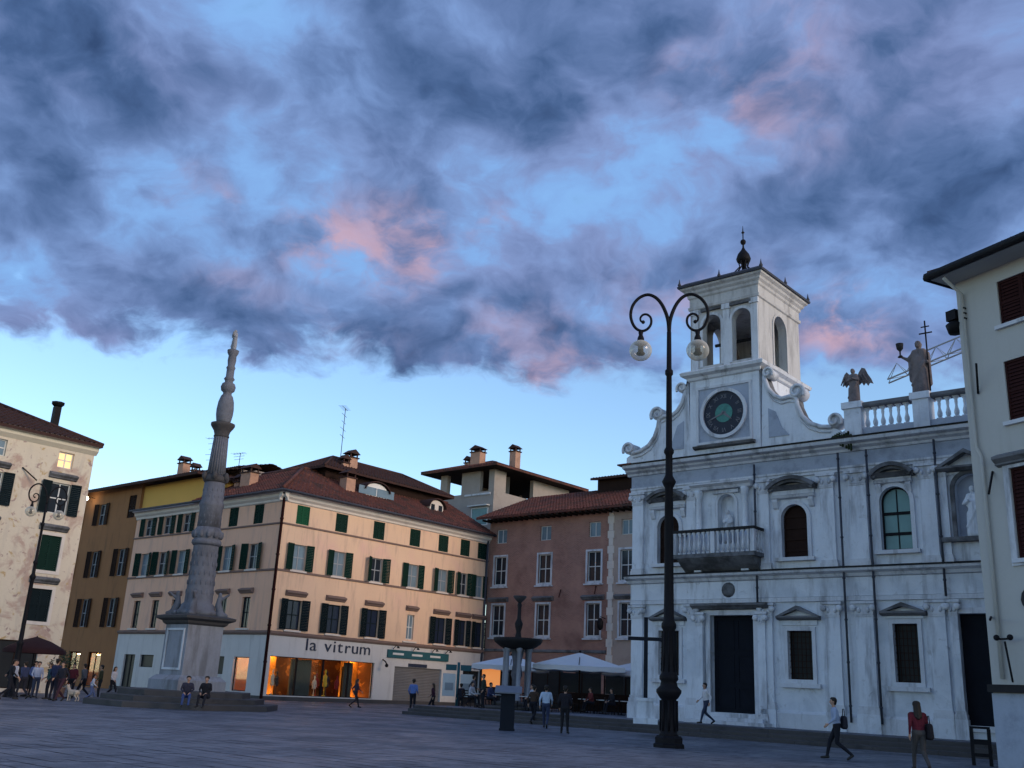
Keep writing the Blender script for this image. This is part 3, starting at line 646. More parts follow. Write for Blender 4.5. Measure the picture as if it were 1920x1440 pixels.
def dormer(x, y, z, w, h, m, style):
    d = thing_part = MB(); d.prism([(x - w / 2, z), (x + w / 2, z), (x + w / 2, z + h * .55)] + [(x + w / 2 * math.cos(R_(a)), z + h * .55 + h * .45 * math.sin(R_(a))) for a in range(15, 180, 15)] + [(x - w / 2, z + h * .55)], y, y + 3.0, 'y')
    o = d.build('dormer', m, pk); r = MB()
    pts = [(x + (w / 2 + .2) * math.cos(R_(a)), z + h * .5 + (h * .5 + .16) * math.sin(R_(a))) for a in range(0, 181, 15)]
    for a, b in zip(pts, pts[1:]): r.add([(a[0], y - .25, a[1]), (b[0], y - .25, b[1]), (b[0], y + 3.1, b[1]), (a[0], y + 3.1, a[1])], [(0, 1, 2, 3)]); r.add([(a[0], y - .25, a[1] - .1), (b[0], y - .25, b[1] - .1), (b[0], y - .25, b[1]), (a[0], y - .25, a[1])], [(0, 1, 2, 3)])
    r.build('dormer_roof', M['roof_dark'], o)
    for s in ((-.28, .28) if style else (-.42, .42)):
        f = MB(); f.box(x + s * w - (.13 if style else .4) * w, x + s * w + (.13 if style else .4) * w, y - .03, y - .005, z + h * .2, z + h * .7); f.build('dormer_window', M['pane'] if style else M['pane_light'], o)
dormer(10.9, 2.3, CZ + 1.7, 2.4, 1.35, M['white'], 0); dormer(18.2, 2.4, CZ + 1.55, 1.7, 1.35, M['pink_trim'], 1)
def antenna(par, x, y, z, h, rz, n=4, w=1.0):
    mb = MB(); mb.tube([(0, 0, 0), (0, 0, h)], .03, 6)
    for k in range(n): zz = h * (1 - .13 * k) - .05; L = w * (1 - .12 * (k % 3)); mb.tube([(-L, 0, zz), (L * .7, 0, zz + .02)], .018, 5)
    for k in range(5): xx = -w + .35 * k; mb.tube([(xx, -.35, h - .05), (xx, .35, h - .05)], .012, 5)
    mb.build('antenna', M['lead'], par, (x, y, z), rz)
antenna(pk, 10.2, 6.6, CZ + 5.2, 4.9, .6, 5, 1.0)

# ---------------------------------------------------------------- ochre building left of it
ob = thing('ochre_building', 'tall shadowed ochre building with brown shutters between the cream and peach houses', 'building', PO, A41)
owin = [(-27.0, 14.0, 1.25, 1.9), (-21.9, 14.3, 1.25, 2.0), (-27.0, 9.3, 1.2, 2.3), (-22.3, 9.3, 1.2, 2.3), (-27.3, 5.0, 1.2, 2.4), (-22.6, 5.0, 1.2, 2.4), (-31.5, 9.3, 1.2, 2.3), (-31.5, 5.0, 1.2, 2.4), (-31.5, 14.0, 1.2, 1.9)]
oops = [(x - w / 2, x + w / 2, z, z + h) for x, z, w, h in owin] + [(-25.2, -23.0, .1, 2.9), (-28.6, -26.6, .1, 2.9)]
mb = MB(); facade(mb, -36, -20.62, 0, 17.3, oops, .3); mb.add([(-20.62, 0, 0), (-20.62, 12, 0), (-20.62, 12, 17.3), (-20.62, 0, 17.3)], [(0, 1, 2, 3)]); mb.add([(-36, 12, 0), (-20.62, 12, 0), (-20.62, 12, 17.3), (-36, 12, 17.3)], [(0, 1, 2, 3)])
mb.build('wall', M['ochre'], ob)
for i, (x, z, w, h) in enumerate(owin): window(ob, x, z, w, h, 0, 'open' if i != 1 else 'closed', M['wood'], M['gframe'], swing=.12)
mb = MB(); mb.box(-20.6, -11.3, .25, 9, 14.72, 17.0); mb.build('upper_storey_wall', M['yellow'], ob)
mb = MB(); roof_slope(mb, 26.6, 7, 2.0, 0, 3.5, slope_at(-37, -1.1, 17.05)); mb.build('roof_slope', M['roof_dark'], ob, norm=False)
mb = MB(); roof_slope(mb, 12.0, 3.5, 1.0, 3.5, 3.5, slope_at(-10.4, -1.1, 17.05, 90)); mb.build('roof_slope', M['roof_dark'], ob, norm=False)
mb = MB(); mb.box(-34, -15.0, 6.0, 12, 17.4, 19.3); mb.build('rear_wall', M['altana'], ob)
mb = MB(); roof_slope(mb, 20.0, 3.6, .9, 0, 0, slope_at(-34.6, 5.4, 19.2)); roof_slope(mb, 20.0, 3.6, .9, 0, 0, slope_at(-14.6, 12.6, 19.2, 180)); mb.build('roof_slope', M['roof_dark'], ob, norm=False)
chimney(ob, -25.5, 6.6, 19.2, 1.6, .9, .8); chimney(ob, -23.4, 6.6, 19.2, .7, .6, .6)
antenna(ob, -24.0, 9, 19.6, 4.2, .4, 5, 1.3); antenna(ob, -20.0, 9, 19.6, 2.2, .2, 3, .9)
mb = MB(); mb.box(-35.5, -20.8, 2.6, 2.7, .1, 3.2); mb.box(-35.5, -20.8, .36, 2.6, 3.15, 3.2); mb.box(-35.5, -35.4, .36, 2.6, .1, 3.15); mb.build('shop_back_wall', M['shop_orange'], ob)
mb = MB(); mb.box(-26.6, -26.4, 1.5, 1.7, 2.7, 2.76); mb.box(-30.1, -29.9, 1.5, 1.7, 2.7, 2.76); mb.build('shop_lamp', M['lamp_warm'], ob)
for a in oops[-2:]:
    f = MB(); rect_ring(f, a[0] + .06, a[1] - .06, a[2] + .06, a[3] - .06, .06, .12, .2); f.box((a[0] + a[1]) / 2 - .04, (a[0] + a[1]) / 2 + .04, .125, .19, .2, 2.8); fo = f.build('shop_door', M['wood'], ob)
    f = MB(); f.box(a[0] + .08, a[1] - .08, .15, .16, .2, 2.8); f.build('pane', M['glass'], fo)
mb = MB(); mb.tube([(-28.8, -.02, 16.6), (-28.8, -.8, 16.6)], .03, 6); mb.build('lamp_bracket', M['iron'], ob); mb = MB(); mb.ball((-28.8, -.85, 16.45), .2, 12, 8); mb.build('lit_lamp', M['lamp_white'], ob)

# ---------------------------------------------------------------- cream building at the left edge
LO = Vector((-25.57, 63.01, 0)) + Vector((math.cos(A49), math.sin(A49), 0)) * -1.32
lb = thing('frescoed_house', 'cream house with faded frescoed wall and dark hipped roof at the left edge', 'building', LO, A49)
lx = [-1.75, -5.9, -10.0]
lops2 = [(x - .48, x + .48, 13.35, 14.35) for x in lx] + [(x - .62, x + .62, 10.5, 12.4) for x in lx] + [(x - .62, x + .62, 7.05, 9.15) for x in lx] + [(x - .62, x + .62, 4.05, 5.95) for x in lx] + [(-3.9, -1.3, .2, 2.9)]
mb = MB(); facade(mb, -14, 0, 0, 15.0, lops2, .3); mb.add([(0, 0, 0), (0, 9, 0), (0, 9, 15), (0, 0, 15)], [(0, 1, 2, 3)]); mb.add([(-14, 9, 0), (0, 9, 0), (0, 9, 15), (-14, 9, 15)], [(0, 1, 2, 3)]); mb.add([(-14, 0, 0), (-14, 9, 0), (-14, 9, 15), (-14, 0, 15)], [(0, 1, 2, 3)])
mb.build('wall', M['cream'], lb)
for i, x in enumerate(lx):
    window(lb, x, 13.35, .96, 1.0, 0, 'plain', None, M['wframe'], M['lit_room'] if i == 0 else M['pane_light'], cols=2, rows=2)
    window(lb, x, 10.5, 1.24, 1.9, 0, 'open', M['bluegreen'], M['wframe'], M['pane'], swing=.15)
    window(lb, x, 7.05, 1.24, 2.1, 0, 'closed', M['green']); window(lb, x, 4.05, 1.24, 1.9, 0, 'closed', M['bluegreen'])
    for z, h in ((7.05, 2.1), (4.05, 1.9)):
        r = MB(); rect_ring(r, x - .62, x + .62, z, z + h, .2, -.05, .02); r.build('window_surround', M['pink_trim'], lb)
    for z in (12.62, 9.42, 6.25): put('window_hood', hood_mesh(1.75, M['dirty_trim']), lb, (x, -.002, z))
mb = MB(); mb.prism([(0, 14.5), (-.25, 14.75), (-.25, 14.95), (-.5, 15.05), (-.5, 15.2), (0, 15.2)], -14, .12, 'x'); mb.build('cornice', M['cream_plain'], lb)
hip_roof(lb, -14, -.35, 0, 9, 15.15, 2.3, .55, M['roof_dark'])
mb = MB(); mb.box(-1.6, -1.2, 3.2, 3.6, 15.6, 17.9); mb.lathe([(.22, 17.9), (.42, 18.1), (.42, 18.22), (.2, 18.25)], 8, (-1.4, 3.4)); mb.build('stovepipe_chimney', M['iron'], lb)
f = MB(); rect_ring(f, -3.84, -1.36, .26, 2.84, .06, .12, .2); f.box(-2.64, -2.56, .125, .19, .3, 2.8); fo = f.build('shop_door', M['wood'], lb); f = MB(); f.box(-3.84, -1.36, .15, .16, .26, 2.84); f.build('pane', M['pane_dark'], fo)
mb = MB(); mb.tube([(-4.3, -.05, 12.9), (-3.5, -.5, 12.2)], .04, 6); mb.build('flag_holder', M['iron'], lb)

# ---------------------------------------------------------------- brick palazzo at the end
BO = PO + Vector((math.cos(A49), math.sin(A49), 0)) * 22.85
bb = thing('brick_palazzo', 'old red brick palazzo with white cross windows behind the cafe parasols', 'building', BO, A41)
M['strip'] = mat('pinkish_beige_plaster', (.42, .33, .28), .9, .15, .6, .15, 8, stain=(.28, .2, .17), stain_amt=.6)
bx = [1.45, 6.45, 11.65]; bxx = 14.9; bops = []
for x in bx + [bxx]: bops += [(x - .68, x + .68, 5.95, 8.55), (x - .68, x + .68, 10.3, 12.75), (x - .6, x + .6, 13.95, 15.2)]
bops += [(1.0, 4.2, .2, 3.6), (5.4, 8.8, .2, 3.6), (10.0, 12.6, .2, 3.6), (13.9, 17, .2, 3.6)]
mb = MB(); facade(mb, 0, 13.3, 0, 16.3, [o for o in bops if o[1] < 13.3], .35); mb.build('brick_wall', M['brick'], bb)
mb = MB(); facade(mb, 13.35, 22, 0, 16.3, [o for o in bops if o[1] > 13.4], .35); mb.add([(22, 0, 0), (22, 14, 0), (22, 14, 16.3), (22, 0, 16.3)], [(0, 1, 2, 3)]); mb.build('cream_wall', M['strip'], bb)
mb = MB(); mb.add([(0, 14, 0), (22, 14, 0), (22, 14, 16.3), (0, 14, 16.3)], [(0, 1, 2, 3)]); mb.add([(0, 0, 0), (0, 14, 0), (0, 14, 16.3), (0, 0, 16.3)], [(0, 1, 2, 3)]); mb.build('rear_wall', M['brick'], bb)
for k in range(26):
    mb = MB(); z = .2 + k * .615; mb.box(13.0 + .12 * (k % 2), 13.62 - .1 * (k % 2), -.07, .1, z, z + .6); mb.build('quoin', M['pink_trim'], bb)
for x in bx + [bxx]:
    for z, h in ((5.95, 2.6), (10.3, 2.45)):
        window(bb, x, z, 1.36, h, 0, 'plain', None, M['wframe'], M['pane'], cols=2, rows=2)
        r = MB(); rect_ring(r, x - .68, x + .68, z, z + h, .16, -.05, .02); r.build('window_surround', M['trim'], bb)
        put('window_sill', sill_mesh(1.9, M['trim']), bb, (x, -.05, z - .18))
    put('window_hood', hood_mesh(2.2, M['dirty_trim']), bb, (x, -.002, 8.8))
    window(bb, x, 13.95, 1.2, 1.25, 0, 'plain', None, M['wframe'], M['pane_light'], cols=2, rows=1)
for a in bops[-4:]:
    f = MB(); rect_ring(f, a[0] + .06, a[1] - .06, a[2] + .06, a[3] - .06, .06, .12, .2); f.box((a[0] + a[1]) / 2 - .04, (a[0] + a[1]) / 2 + .04, .125, .19, .3, 3.5); fo = f.build('cafe_door', M['wood'], bb)
    f = MB(); f.box(a[0] + .08, a[1] - .08, .15, .16, .26, 3.5); f.build('pane', M['pane_dark'], fo)
trim(bb, 'string_course', [(0, 4.6), (-.12, 4.65), (-.12, 4.8), (0, 4.85)], 0, 13, M['dirty_trim'])
mb = MB(); roof_slope(mb, 23.0, 8, 3.3, 0, 0, slope_at(-.6, -1.3, 16.15)); mb.build('roof_slope', M['roof'], bb, norm=False)
mb = MB(); roof_slope(mb, 23.0, 8, 3.3, 0, 0, slope_at(22.4, 14.7, 16.15, 180)); mb.build('roof_slope', M['roof'], bb, norm=False)
mb = MB()
for k in range(38): mb.box(.1 + k * .6, .24 + k * .6, -1.25, 0, 15.82, 15.98)
mb.build('eave_rafters', M['soffit'], bb); bb.children[-1]['kind'] = 'stuff'
mb = MB(); mb.box(8.1, 22, 5.2, 9, 18.0, 20.2); mb.build('roof_turret_wall', M['wood'], bb)
mb = MB(); roof_slope(mb, 14.6, 2.6, .5, 0, 0, slope_at(7.7, 4.6, 20.1)); mb.build('roof_slope', M['roof_dark'], bb, norm=False)
for x, z, a in ((8.3, 9.0, .5), (11.9, 9.2, -.6)):
    mb = MB(); mb.tube([(x, -.03, z + .7), (x + .5, -.9, z)], .05, 6); mb.build('flag_holder', M['redwood'], bb)
mb = MB(); mb.tube([(12.9, -.05, 7.3), (12.9, -.7, 7.4)], .04, 6); mb.lathe([(.1, 7.3), (.28, 7.0), (.22, 6.5), (.05, 6.35)], 8, (12.9, -.75)); mb.build('wall_lantern', M['iron'], bb)

# open roof loggia tower behind
al = thing('rooftop_loggia', 'plastered rooftop loggia tower with wide tiled roof and two chimneys', 'building', BO, A41)
ax0, ax1, ay0, ay1 = -11.7, -4.28, 5.0, 17.2; zt = 22.55
mb = MB()
fo = [(-10.75, -8.7, 20.1, zt - .1), (-6.2, -5.0, 20.2, zt - .1)]
k = 0; facade(mb, ax0, ax1, 10, zt, fo, .45); mb.rot(0, (0, ay0, 0))
k = len(mb.v); facade(mb, 0, ay1 - ay0, 10, zt, [(1.75, 6.1, 20.2, zt - .05)], .45); mb.rot(R_(90), (ax1, ay0, 0), k)
k = len(mb.v); facade(mb, 0, ay1 - ay0, 10, zt, [(7.0, 11.2, 20.1, zt - .1)], .45); mb.rot(R_(-90), (ax0, ay1, 0), k)
k = len(mb.v); facade(mb, 0, ax1 - ax0, 10, zt, [(3.2, 6.6, 20.1, zt - .1)], .45); mb.rot(R_(180), (ax1, ay1, 0), k)
mb.add([(ax0, ay0, 19.9), (ax1, ay0, 19.9), (ax1, ay1, 19.9), (ax0, ay1, 19.9)], [(0, 1, 2, 3)])
mb.add([(ax0 + 4.4, ay0 + 3.5, 19.9), (ax1 - 1.0, ay0 + 3.5, 19.9), (ax1 - 1.0, ay0 + 3.5, zt), (ax0 + 4.4, ay0 + 3.5, zt)], [(0, 1, 2, 3)])
mb.build('wall', M['altana'], al)
hip_roof(al, ax0, ax1, ay0, ay1, zt - .05, 1.7, 1.5, M['roof'])
mb = MB(); mb.box(ax0 - 1.5, ax1 + 1.5, ay0 - 1.5, ay1 + 1.5, zt - .22, zt - .16); mb.build('eave_soffit', M['soffit'], al)
chimney(al, -8.7, 7.2, 23.3, 1.6, 1.3, .9); chimney(al, -9.9, 7.2, 23.0, .9, .7, .7); chimney(al, -5.0, 8.8, 23.2, 1.7, .8, .8)
f = MB(); rect_ring(f, -7.0, -5.0, 16.9, 18.5, .12, ay0 - .06, ay0 + .03); f.box(-7.3, -4.7, ay0 - .5, ay0, 18.7, 18.8); fo = f.build('window', M['wframe'], al); f = MB(); f.box(-7.0, -5.0, ay0 - .02, ay0 - .008, 16.9, 18.5); f.build('pane', M['pane_teal'], fo)
trim(al, 'parapet_ledge', [(ay0, 19.8), (ay0 - .14, 19.85), (ay0 - .14, 20.0), (ay0, 20.05)], ax0 + 3.6, ax1 - .4, M['trim'])

# ---------------------------------------------------------------- blob bodies (statues, people)
def capsule(p0, p1, r0, r1, n=10, k=4):
    p0, p1 = np.array(p0, float), np.array(p1, float); t = p1 - p0; L = np.linalg.norm(t); t = t / L if L > 1e-6 else np.array([0, 0, 1.0])
    a = np.cross(t, [1, 0, 0] if abs(t[0]) < .9 else [0, 1, 0]); a /= np.linalg.norm(a); b = np.cross(t, a); vs = [p0 - t * r0]; fs = []
    rings = [(p0, r0, -math.pi / 2 + math.pi / 2 * i / k) for i in range(1, k + 1)] + [(p1, r1, math.pi / 2 * i / k) for i in range(0, k)]
    for c, r, ph in rings:
        for j in range(n):
            th = 2 * math.pi * j / n; vs.append(c + t * r * math.sin(ph) + (a * math.cos(th) + b * math.sin(th)) * r * math.cos(ph))
    vs.append(p1 + t * r1); m = len(rings)
    for j in range(n): fs.append((0, 1 + (j + 1) % n, 1 + j)); fs.append((len(vs) - 1, 1 + (m - 1) * n + j, 1 + (m - 1) * n + (j + 1) % n))
    for i in range(m - 1):
        for j in range(n): fs.append((1 + i * n + j, 1 + i * n + (j + 1) % n, 1 + (i + 1) * n + (j + 1) % n, 1 + (i + 1) * n + j))
    return vs, fs
def blob(name, caps, mats, voxel=.014, smooth=3):
    """caps: (p0,p1,r0,r1,material index); fused to one continuous surface"""
    V = []; Fs = []
    for c in caps:
        vs, fs = capsule(*c[:4]); o = len(V); V += [tuple(p) for p in vs]; Fs += [tuple(i + o for i in f) for f in fs]
    me = bpy.data.meshes.new(name); me.from_pydata(V, [], Fs)
    ob_ = bpy.data.objects.new('tmp_blob', me); COL.objects.link(ob_)
    md = ob_.modifiers.new('r', 'REMESH'); md.mode = 'VOXEL'; md.voxel_size = voxel
    if smooth: sm = ob_.modifiers.new('s', 'SMOOTH'); sm.iterations = smooth; sm.factor = .5
    dg = bpy.context.evaluated_depsgraph_get(); out = bpy.data.meshes.new_from_object(ob_.evaluated_get(dg)); bpy.data.objects.remove(ob_); bpy.data.meshes.remove(me)
    out.name = name; out.materials.clear()
    for m in mats: out.materials.append(m)
    nf = len(out.polygons); cen = np.empty(nf * 3); out.polygons.foreach_get('center', cen); cen = cen.reshape(-1, 3); best = np.full(nf, 1e9); idx = np.zeros(nf, int)
    for c in caps:
        p0, p1 = np.array(c[0], float), np.array(c[1], float); d = p1 - p0; L2 = max(d @ d, 1e-9); t = np.clip((cen - p0) @ d / L2, 0, 1)
        ds = np.linalg.norm(cen - (p0 + t[:, None] * d), axis=1) - (c[2] + (c[3] - c[2]) * t); k = ds < best; best[k] = ds[k]; idx[k] = c[4] if len(c) > 4 else 0
    out.polygons.foreach_set('material_index', idx.astype(np.int32)); out.polygons.foreach_set('use_smooth', np.ones(nf, bool)); out.update(); return out

# ---------------------------------------------------------------- church
CS = 1.043; CO = Vector((10.38 * CS, 45.33 * CS, -.0645))
ch = thing('church', 'white stone baroque church with clock gable and square bell tower', 'church', CO, A41); ch.scale = (CS, CS, CS)
def cw(x, y, z): a = rz2(x * CS, y * CS, A41); return Vector((CO.x + a[0], CO.y + a[1], CO.z + z * CS))
X0, X1, XE = -5.35, 5.3, 15.0
o1 = [(2.58, 3.78, 7.62, 9.95, 1), (-3.86, -2.66, 7.62, 9.95, 1), (2.68, 3.78, 2.5, 4.5), (-3.78, -2.68, 2.5, 4.5), (-1.05, 1.1, 1.0, 5.18), (-.58, .30, 8.4, 10.7, 1),
      (6.98, 8.24, 7.72, 10.35, 1), (7.2, 8.18, 2.52, 4.78), (9.72, 11.5, 1.05, 5.15), (10.0, 11.2, 8.1, 10.6, 1)]
mb = MB(); facade(mb, X0, XE, .3, 12.45, o1, .34)
mb.add([(X0, 0, .3), (X0, 20, .3), (X0, 20, 12.45), (X0, 0, 12.45)], [(0, 1, 2, 3)]); mb.add([(XE, 0, .3), (XE, 20, .3), (XE, 20, 12.45), (XE, 0, 12.45)], [(0, 1, 2, 3)]); mb.add([(X0, 20, .3), (XE, 20, .3), (XE, 20, 12.45), (X0, 20, 12.45)], [(0, 1, 2, 3)])
mb.add([(X0, 0, 12.4), (XE, 0, 12.4), (XE, 20, 12.4), (X0, 20, 12.4)], [(0, 1, 2, 3)])
mb.build('facade_wall', M['stone'], ch)
mb = MB(); mb.add([(-.58, .34, 8.4), (.3, .34, 8.4), (.3, .34, 10.7), (-.58, .34, 10.7)], [(0, 1, 2, 3)]); mb.build('niche_back', M['stone'], ch)
mb = MB(); mb.add([(10.0, .34, 8.1), (11.2, .34, 8.1), (11.2, .34, 10.6), (10.0, .34, 10.6)], [(0, 1, 2, 3)]); mb.build('niche_back', M['frieze'], ch)
def moulding(name, prof, x0, x1, m):
    mb = MB(); mb.prism(prof, x0, x1, 'x'); return mb.build(name, m, ch)
cor = [(0, 12.02), (-.12, 12.04), (-.16, 12.14), (-.34, 12.22), (-.38, 12.3), (-.62, 12.36), (-.66, 12.46), (-.62, 12.52), (0, 12.54)]
moulding('main_cornice', cor, X0 - .25, XE, M['trim']); moulding('cornice_flashing', [(-.02, 12.545), (-.69, 12.525), (-.70, 12.58), (-.02, 12.6)], X0 - .3, XE, M['bronze'])
moulding('frieze', [(0, 11.42), (-.06, 11.43), (-.06, 12.02), (0, 12.02)], X0 - .05, XE, M['frieze'])
moulding('architrave', [(0, 11.18), (-.09, 11.2), (-.09, 11.3), (-.14, 11.34), (-.14, 11.42), (0, 11.42)], X0 - .06, XE, M['trim'])
moulding('storey_cornice', [(0, 6.68), (-.14, 6.72), (-.2, 6.84), (-.42, 6.92), (-.46, 7.02), (0, 7.1)], X0 - .2, XE, M['trim']); moulding('cornice_flashing', [(-.01, 7.105), (-.49, 7.03), (-.49, 7.09), (-.01, 7.17)], X0 - .24, XE, M['bronze'])
moulding('storey_frieze', [(0, 5.9), (-.05, 5.92), (-.05, 6.68), (0, 6.68)], X0 - .04, XE, M['stone'])
moulding('storey_architrave', [(0, 5.7), (-.1, 5.72), (-.1, 5.9), (0, 5.9)], X0 - .05, XE, M['trim'])
moulding('plinth', [(0, .3), (-.16, .3), (-.16, 1.12), (-.08, 1.22), (0, 1.22)], X0 - .1, -1.9, M['trim']); moulding('plinth', [(0, .3), (-.16, .3), (-.16, 1.12), (-.08, 1.22), (0, 1.22)], 1.9, 9.4, M['trim'])
def pilaster(x, w, z0, z1, d=.16, cap=.55, base=.3, m='stone'):
    mb = MB(); mb.box(x - w / 2, x + w / 2, -d, .02, z0, z1 - cap); o = mb.build('pilaster', M[m], ch)
    mb = MB(); mb.box(x - w / 2 - .07, x + w / 2 + .07, -d - .07, .02, z0 - .004, z0 + base * .6); mb.box(x - w / 2 - .04, x + w / 2 + .04, -d - .04, .02, z0 + base * .6, z0 + base); mb.build('pilaster_base', M['trim'], o)
    mb = MB(); zc_ = z1 - cap; mb.prism([(x - w / 2, zc_), (x + w / 2, zc_), (x + w / 2 + .1, z1 - .12), (x - w / 2 - .1, z1 - .12)], -d - .05, .02, 'y'); mb.box(x - w / 2 - .13, x + w / 2 + .13, -d - .12, .02, z1 - .11, z1 - .002)
    for s in (-1, 1):
        q = len(mb.v); mb.lathe([(.03, -.09), (.13, -.08), (.13, .08), (.03, .09)], 10)
        for i in range(q, len(mb.v)): a, b, c = mb.v[i]; mb.v[i] = (x + s * (w / 2 + .04) + a, -d - .06 + c, z1 - .27 + b)
    for s in (-.25, .25): mb.ball((x + s * w, -d - .05, z1 - .36), (.08, .07, .12), 8, 5)
    mb.box(x - w / 2 - .02, x + w / 2 + .02, -d - .03, .01, zc_ - .08, zc_); mb.build('capital', M['trim'], o)
for x, w in ((-4.95, .62), (-1.95, .5), (1.78, .5), (4.75, .62), (6.1, .75), (8.98, .62), (9.6, .3), (11.7, .5)):
    pilaster(x, w, 7.12, 11.16); pilaster(x, w, 1.25, 5.68)
    mb = MB(); mb.box(x - w / 2 - .1, x + w / 2 + .1, -.26, .01, .3, 1.243); mb.build('pilaster_pedestal', M['stone'], ch)
# windows of the church
def ch_arch_window(x0, x1, z0, z1, fm, pm, bars):
    s = MB(); arch_ring(s, x0, x1, z0, z1, .17, -.10, .02); s.box(x0 - .3, x1 + .3, -.2, .01, z0 - .16, z0); s.build('window_surround', M['trim'], ch)
    f = MB(); arch_ring(f, x0 + .07, x1 - .07, z0 + .07, z1 - .07, .07, .18, .25); f.box(x0 + .07, x1 - .07, .18, .25, z0, z0 + .07)
    for z in bars: f.box(x0 + .07, x1 - .07, .19, .24, z, z + .12)
    if len(bars) < 3: f.box((x0 + x1) / 2 - .02, (x0 + x1) / 2 + .02, .2, .235, z0, z1 - .1)
    fo = f.build('window', fm, ch); g_ = MB(); g_.prism(arch_poly(x0 + .01, x1 - .01, z0 + .01, z1 - .01), .235, .25, 'y'); g_.build('pane', pm, fo)
ch_arch_window(2.58, 3.78, 7.62, 9.95, M['wood'], M['wood'], [7.9, 8.4, 8.9, 9.4]); ch_arch_window(-3.86, -2.66, 7.62, 9.95, M['wood'], M['wood'], [7.9, 8.4, 8.9, 9.4])
ch_arch_window(6.98, 8.24, 7.72, 10.35, M['iron'], M['pane_teal'], [8.35, 9.2])
def grille_window(x0, x1, z0, z1):
    s = MB(); rect_ring(s, x0, x1, z0, z1, .16, -.09, .02); s.box(x0 - .34, x1 + .34, -.2, .01, z0 - .34, z0 - .165); s.build('window_surround', M['trim'], ch)
    f = MB(); rect_ring(f, x0 + .05, x1 - .05, z0 + .05, z1 - .05, .05, .2, .26)
    for k in range(1, 6): xx = x0 + (x1 - x0) * k / 6; f.box(xx - .014, xx + .014, .12, .148, z0, z1)
    for k in range(1, 8): zz = z0 + (z1 - z0) * k / 8; f.box(x0, x1, .10, .119, zz - .012, zz + .012)
    fo = f.build('window', M['wood'], ch); p = MB(); p.box(x0 + .01, x1 - .01, .24, .25, z0 + .01, z1 - .01); p.build('pane', M['pane_dark'], fo)
for a in ((2.68, 3.78, 2.5, 4.5), (-3.78, -2.68, 2.5, 4.5), (7.2, 8.18, 2.52, 4.78)): grille_window(*a)
def seg_pediment(cx, w, z, shelf=10.2):
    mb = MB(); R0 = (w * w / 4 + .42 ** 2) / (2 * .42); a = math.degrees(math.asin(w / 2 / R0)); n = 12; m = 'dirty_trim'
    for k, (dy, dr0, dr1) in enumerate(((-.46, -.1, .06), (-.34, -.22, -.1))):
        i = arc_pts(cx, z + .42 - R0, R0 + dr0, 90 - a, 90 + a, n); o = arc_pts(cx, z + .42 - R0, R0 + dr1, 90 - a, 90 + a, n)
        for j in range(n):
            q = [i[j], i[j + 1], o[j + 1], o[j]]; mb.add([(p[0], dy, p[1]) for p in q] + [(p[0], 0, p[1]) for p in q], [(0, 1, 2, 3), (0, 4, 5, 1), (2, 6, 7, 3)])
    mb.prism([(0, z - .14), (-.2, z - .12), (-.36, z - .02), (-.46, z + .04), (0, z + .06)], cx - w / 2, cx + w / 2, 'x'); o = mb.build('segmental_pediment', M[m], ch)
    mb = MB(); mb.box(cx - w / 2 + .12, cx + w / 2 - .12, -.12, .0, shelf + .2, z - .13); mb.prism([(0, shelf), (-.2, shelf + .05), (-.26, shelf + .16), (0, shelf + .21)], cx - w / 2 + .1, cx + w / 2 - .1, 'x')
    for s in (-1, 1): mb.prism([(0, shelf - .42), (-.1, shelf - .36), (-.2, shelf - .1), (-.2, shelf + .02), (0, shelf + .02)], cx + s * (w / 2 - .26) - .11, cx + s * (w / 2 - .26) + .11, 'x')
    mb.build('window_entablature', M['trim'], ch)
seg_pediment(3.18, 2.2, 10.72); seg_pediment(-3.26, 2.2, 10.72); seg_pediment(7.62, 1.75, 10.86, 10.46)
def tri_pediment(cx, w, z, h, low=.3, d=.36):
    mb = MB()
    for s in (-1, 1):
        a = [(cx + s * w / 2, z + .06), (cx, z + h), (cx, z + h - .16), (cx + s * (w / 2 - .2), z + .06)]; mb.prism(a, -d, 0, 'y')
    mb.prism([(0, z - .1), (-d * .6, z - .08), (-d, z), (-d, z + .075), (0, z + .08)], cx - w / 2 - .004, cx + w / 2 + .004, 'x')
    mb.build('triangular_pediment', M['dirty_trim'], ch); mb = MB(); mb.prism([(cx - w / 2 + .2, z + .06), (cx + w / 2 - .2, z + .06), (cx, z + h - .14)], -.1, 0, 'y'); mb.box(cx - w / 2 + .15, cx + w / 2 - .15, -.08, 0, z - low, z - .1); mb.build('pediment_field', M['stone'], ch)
tri_pediment(3.24, 1.9, 5.03, .5); tri_pediment(-3.22, 1.9, 5.03, .5); tri_pediment(7.69, 1.8, 5.18, .42, .2); tri_pediment(10.6, 2.3, 10.8, .75, .2, .5)
# portal
mb = MB(); mb.box(-1.05, 1.1, .30, .34, 1.0, 5.18); dr = mb.build('door', M['door'], ch)
for sx in (-.98, .06):
    for z0, z1 in ((1.15, 2.1), (2.25, 3.5), (3.65, 5.05)):
        p = MB(); rect_ring(p, sx + .12, sx + .88, z0 + .08, z1 - .08, .06, .27, .301); p.build('door_panel', M['door'], dr)
mb = MB(); mb.box(-1.27, -1.05, -.10, .1, .7, 5.40); mb.box(1.1, 1.32, -.10, .1, .7, 5.40); mb.box(-1.05, 1.1, -.10, .1, 5.18, 5.40); mb.build('portal_frame', M['trim'], ch)
for x in (-1.52, 1.56): pilaster(x, .36, .75, 5.3, .26, .5, .3)
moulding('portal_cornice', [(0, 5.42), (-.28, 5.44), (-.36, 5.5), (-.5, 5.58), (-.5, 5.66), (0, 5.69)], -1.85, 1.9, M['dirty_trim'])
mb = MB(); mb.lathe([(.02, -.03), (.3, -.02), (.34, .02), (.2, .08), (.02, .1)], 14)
for i in range(len(mb.v)): a, b, c = mb.v[i]; mb.v[i] = (a - .1, -.05 - c, 6.3 + b)
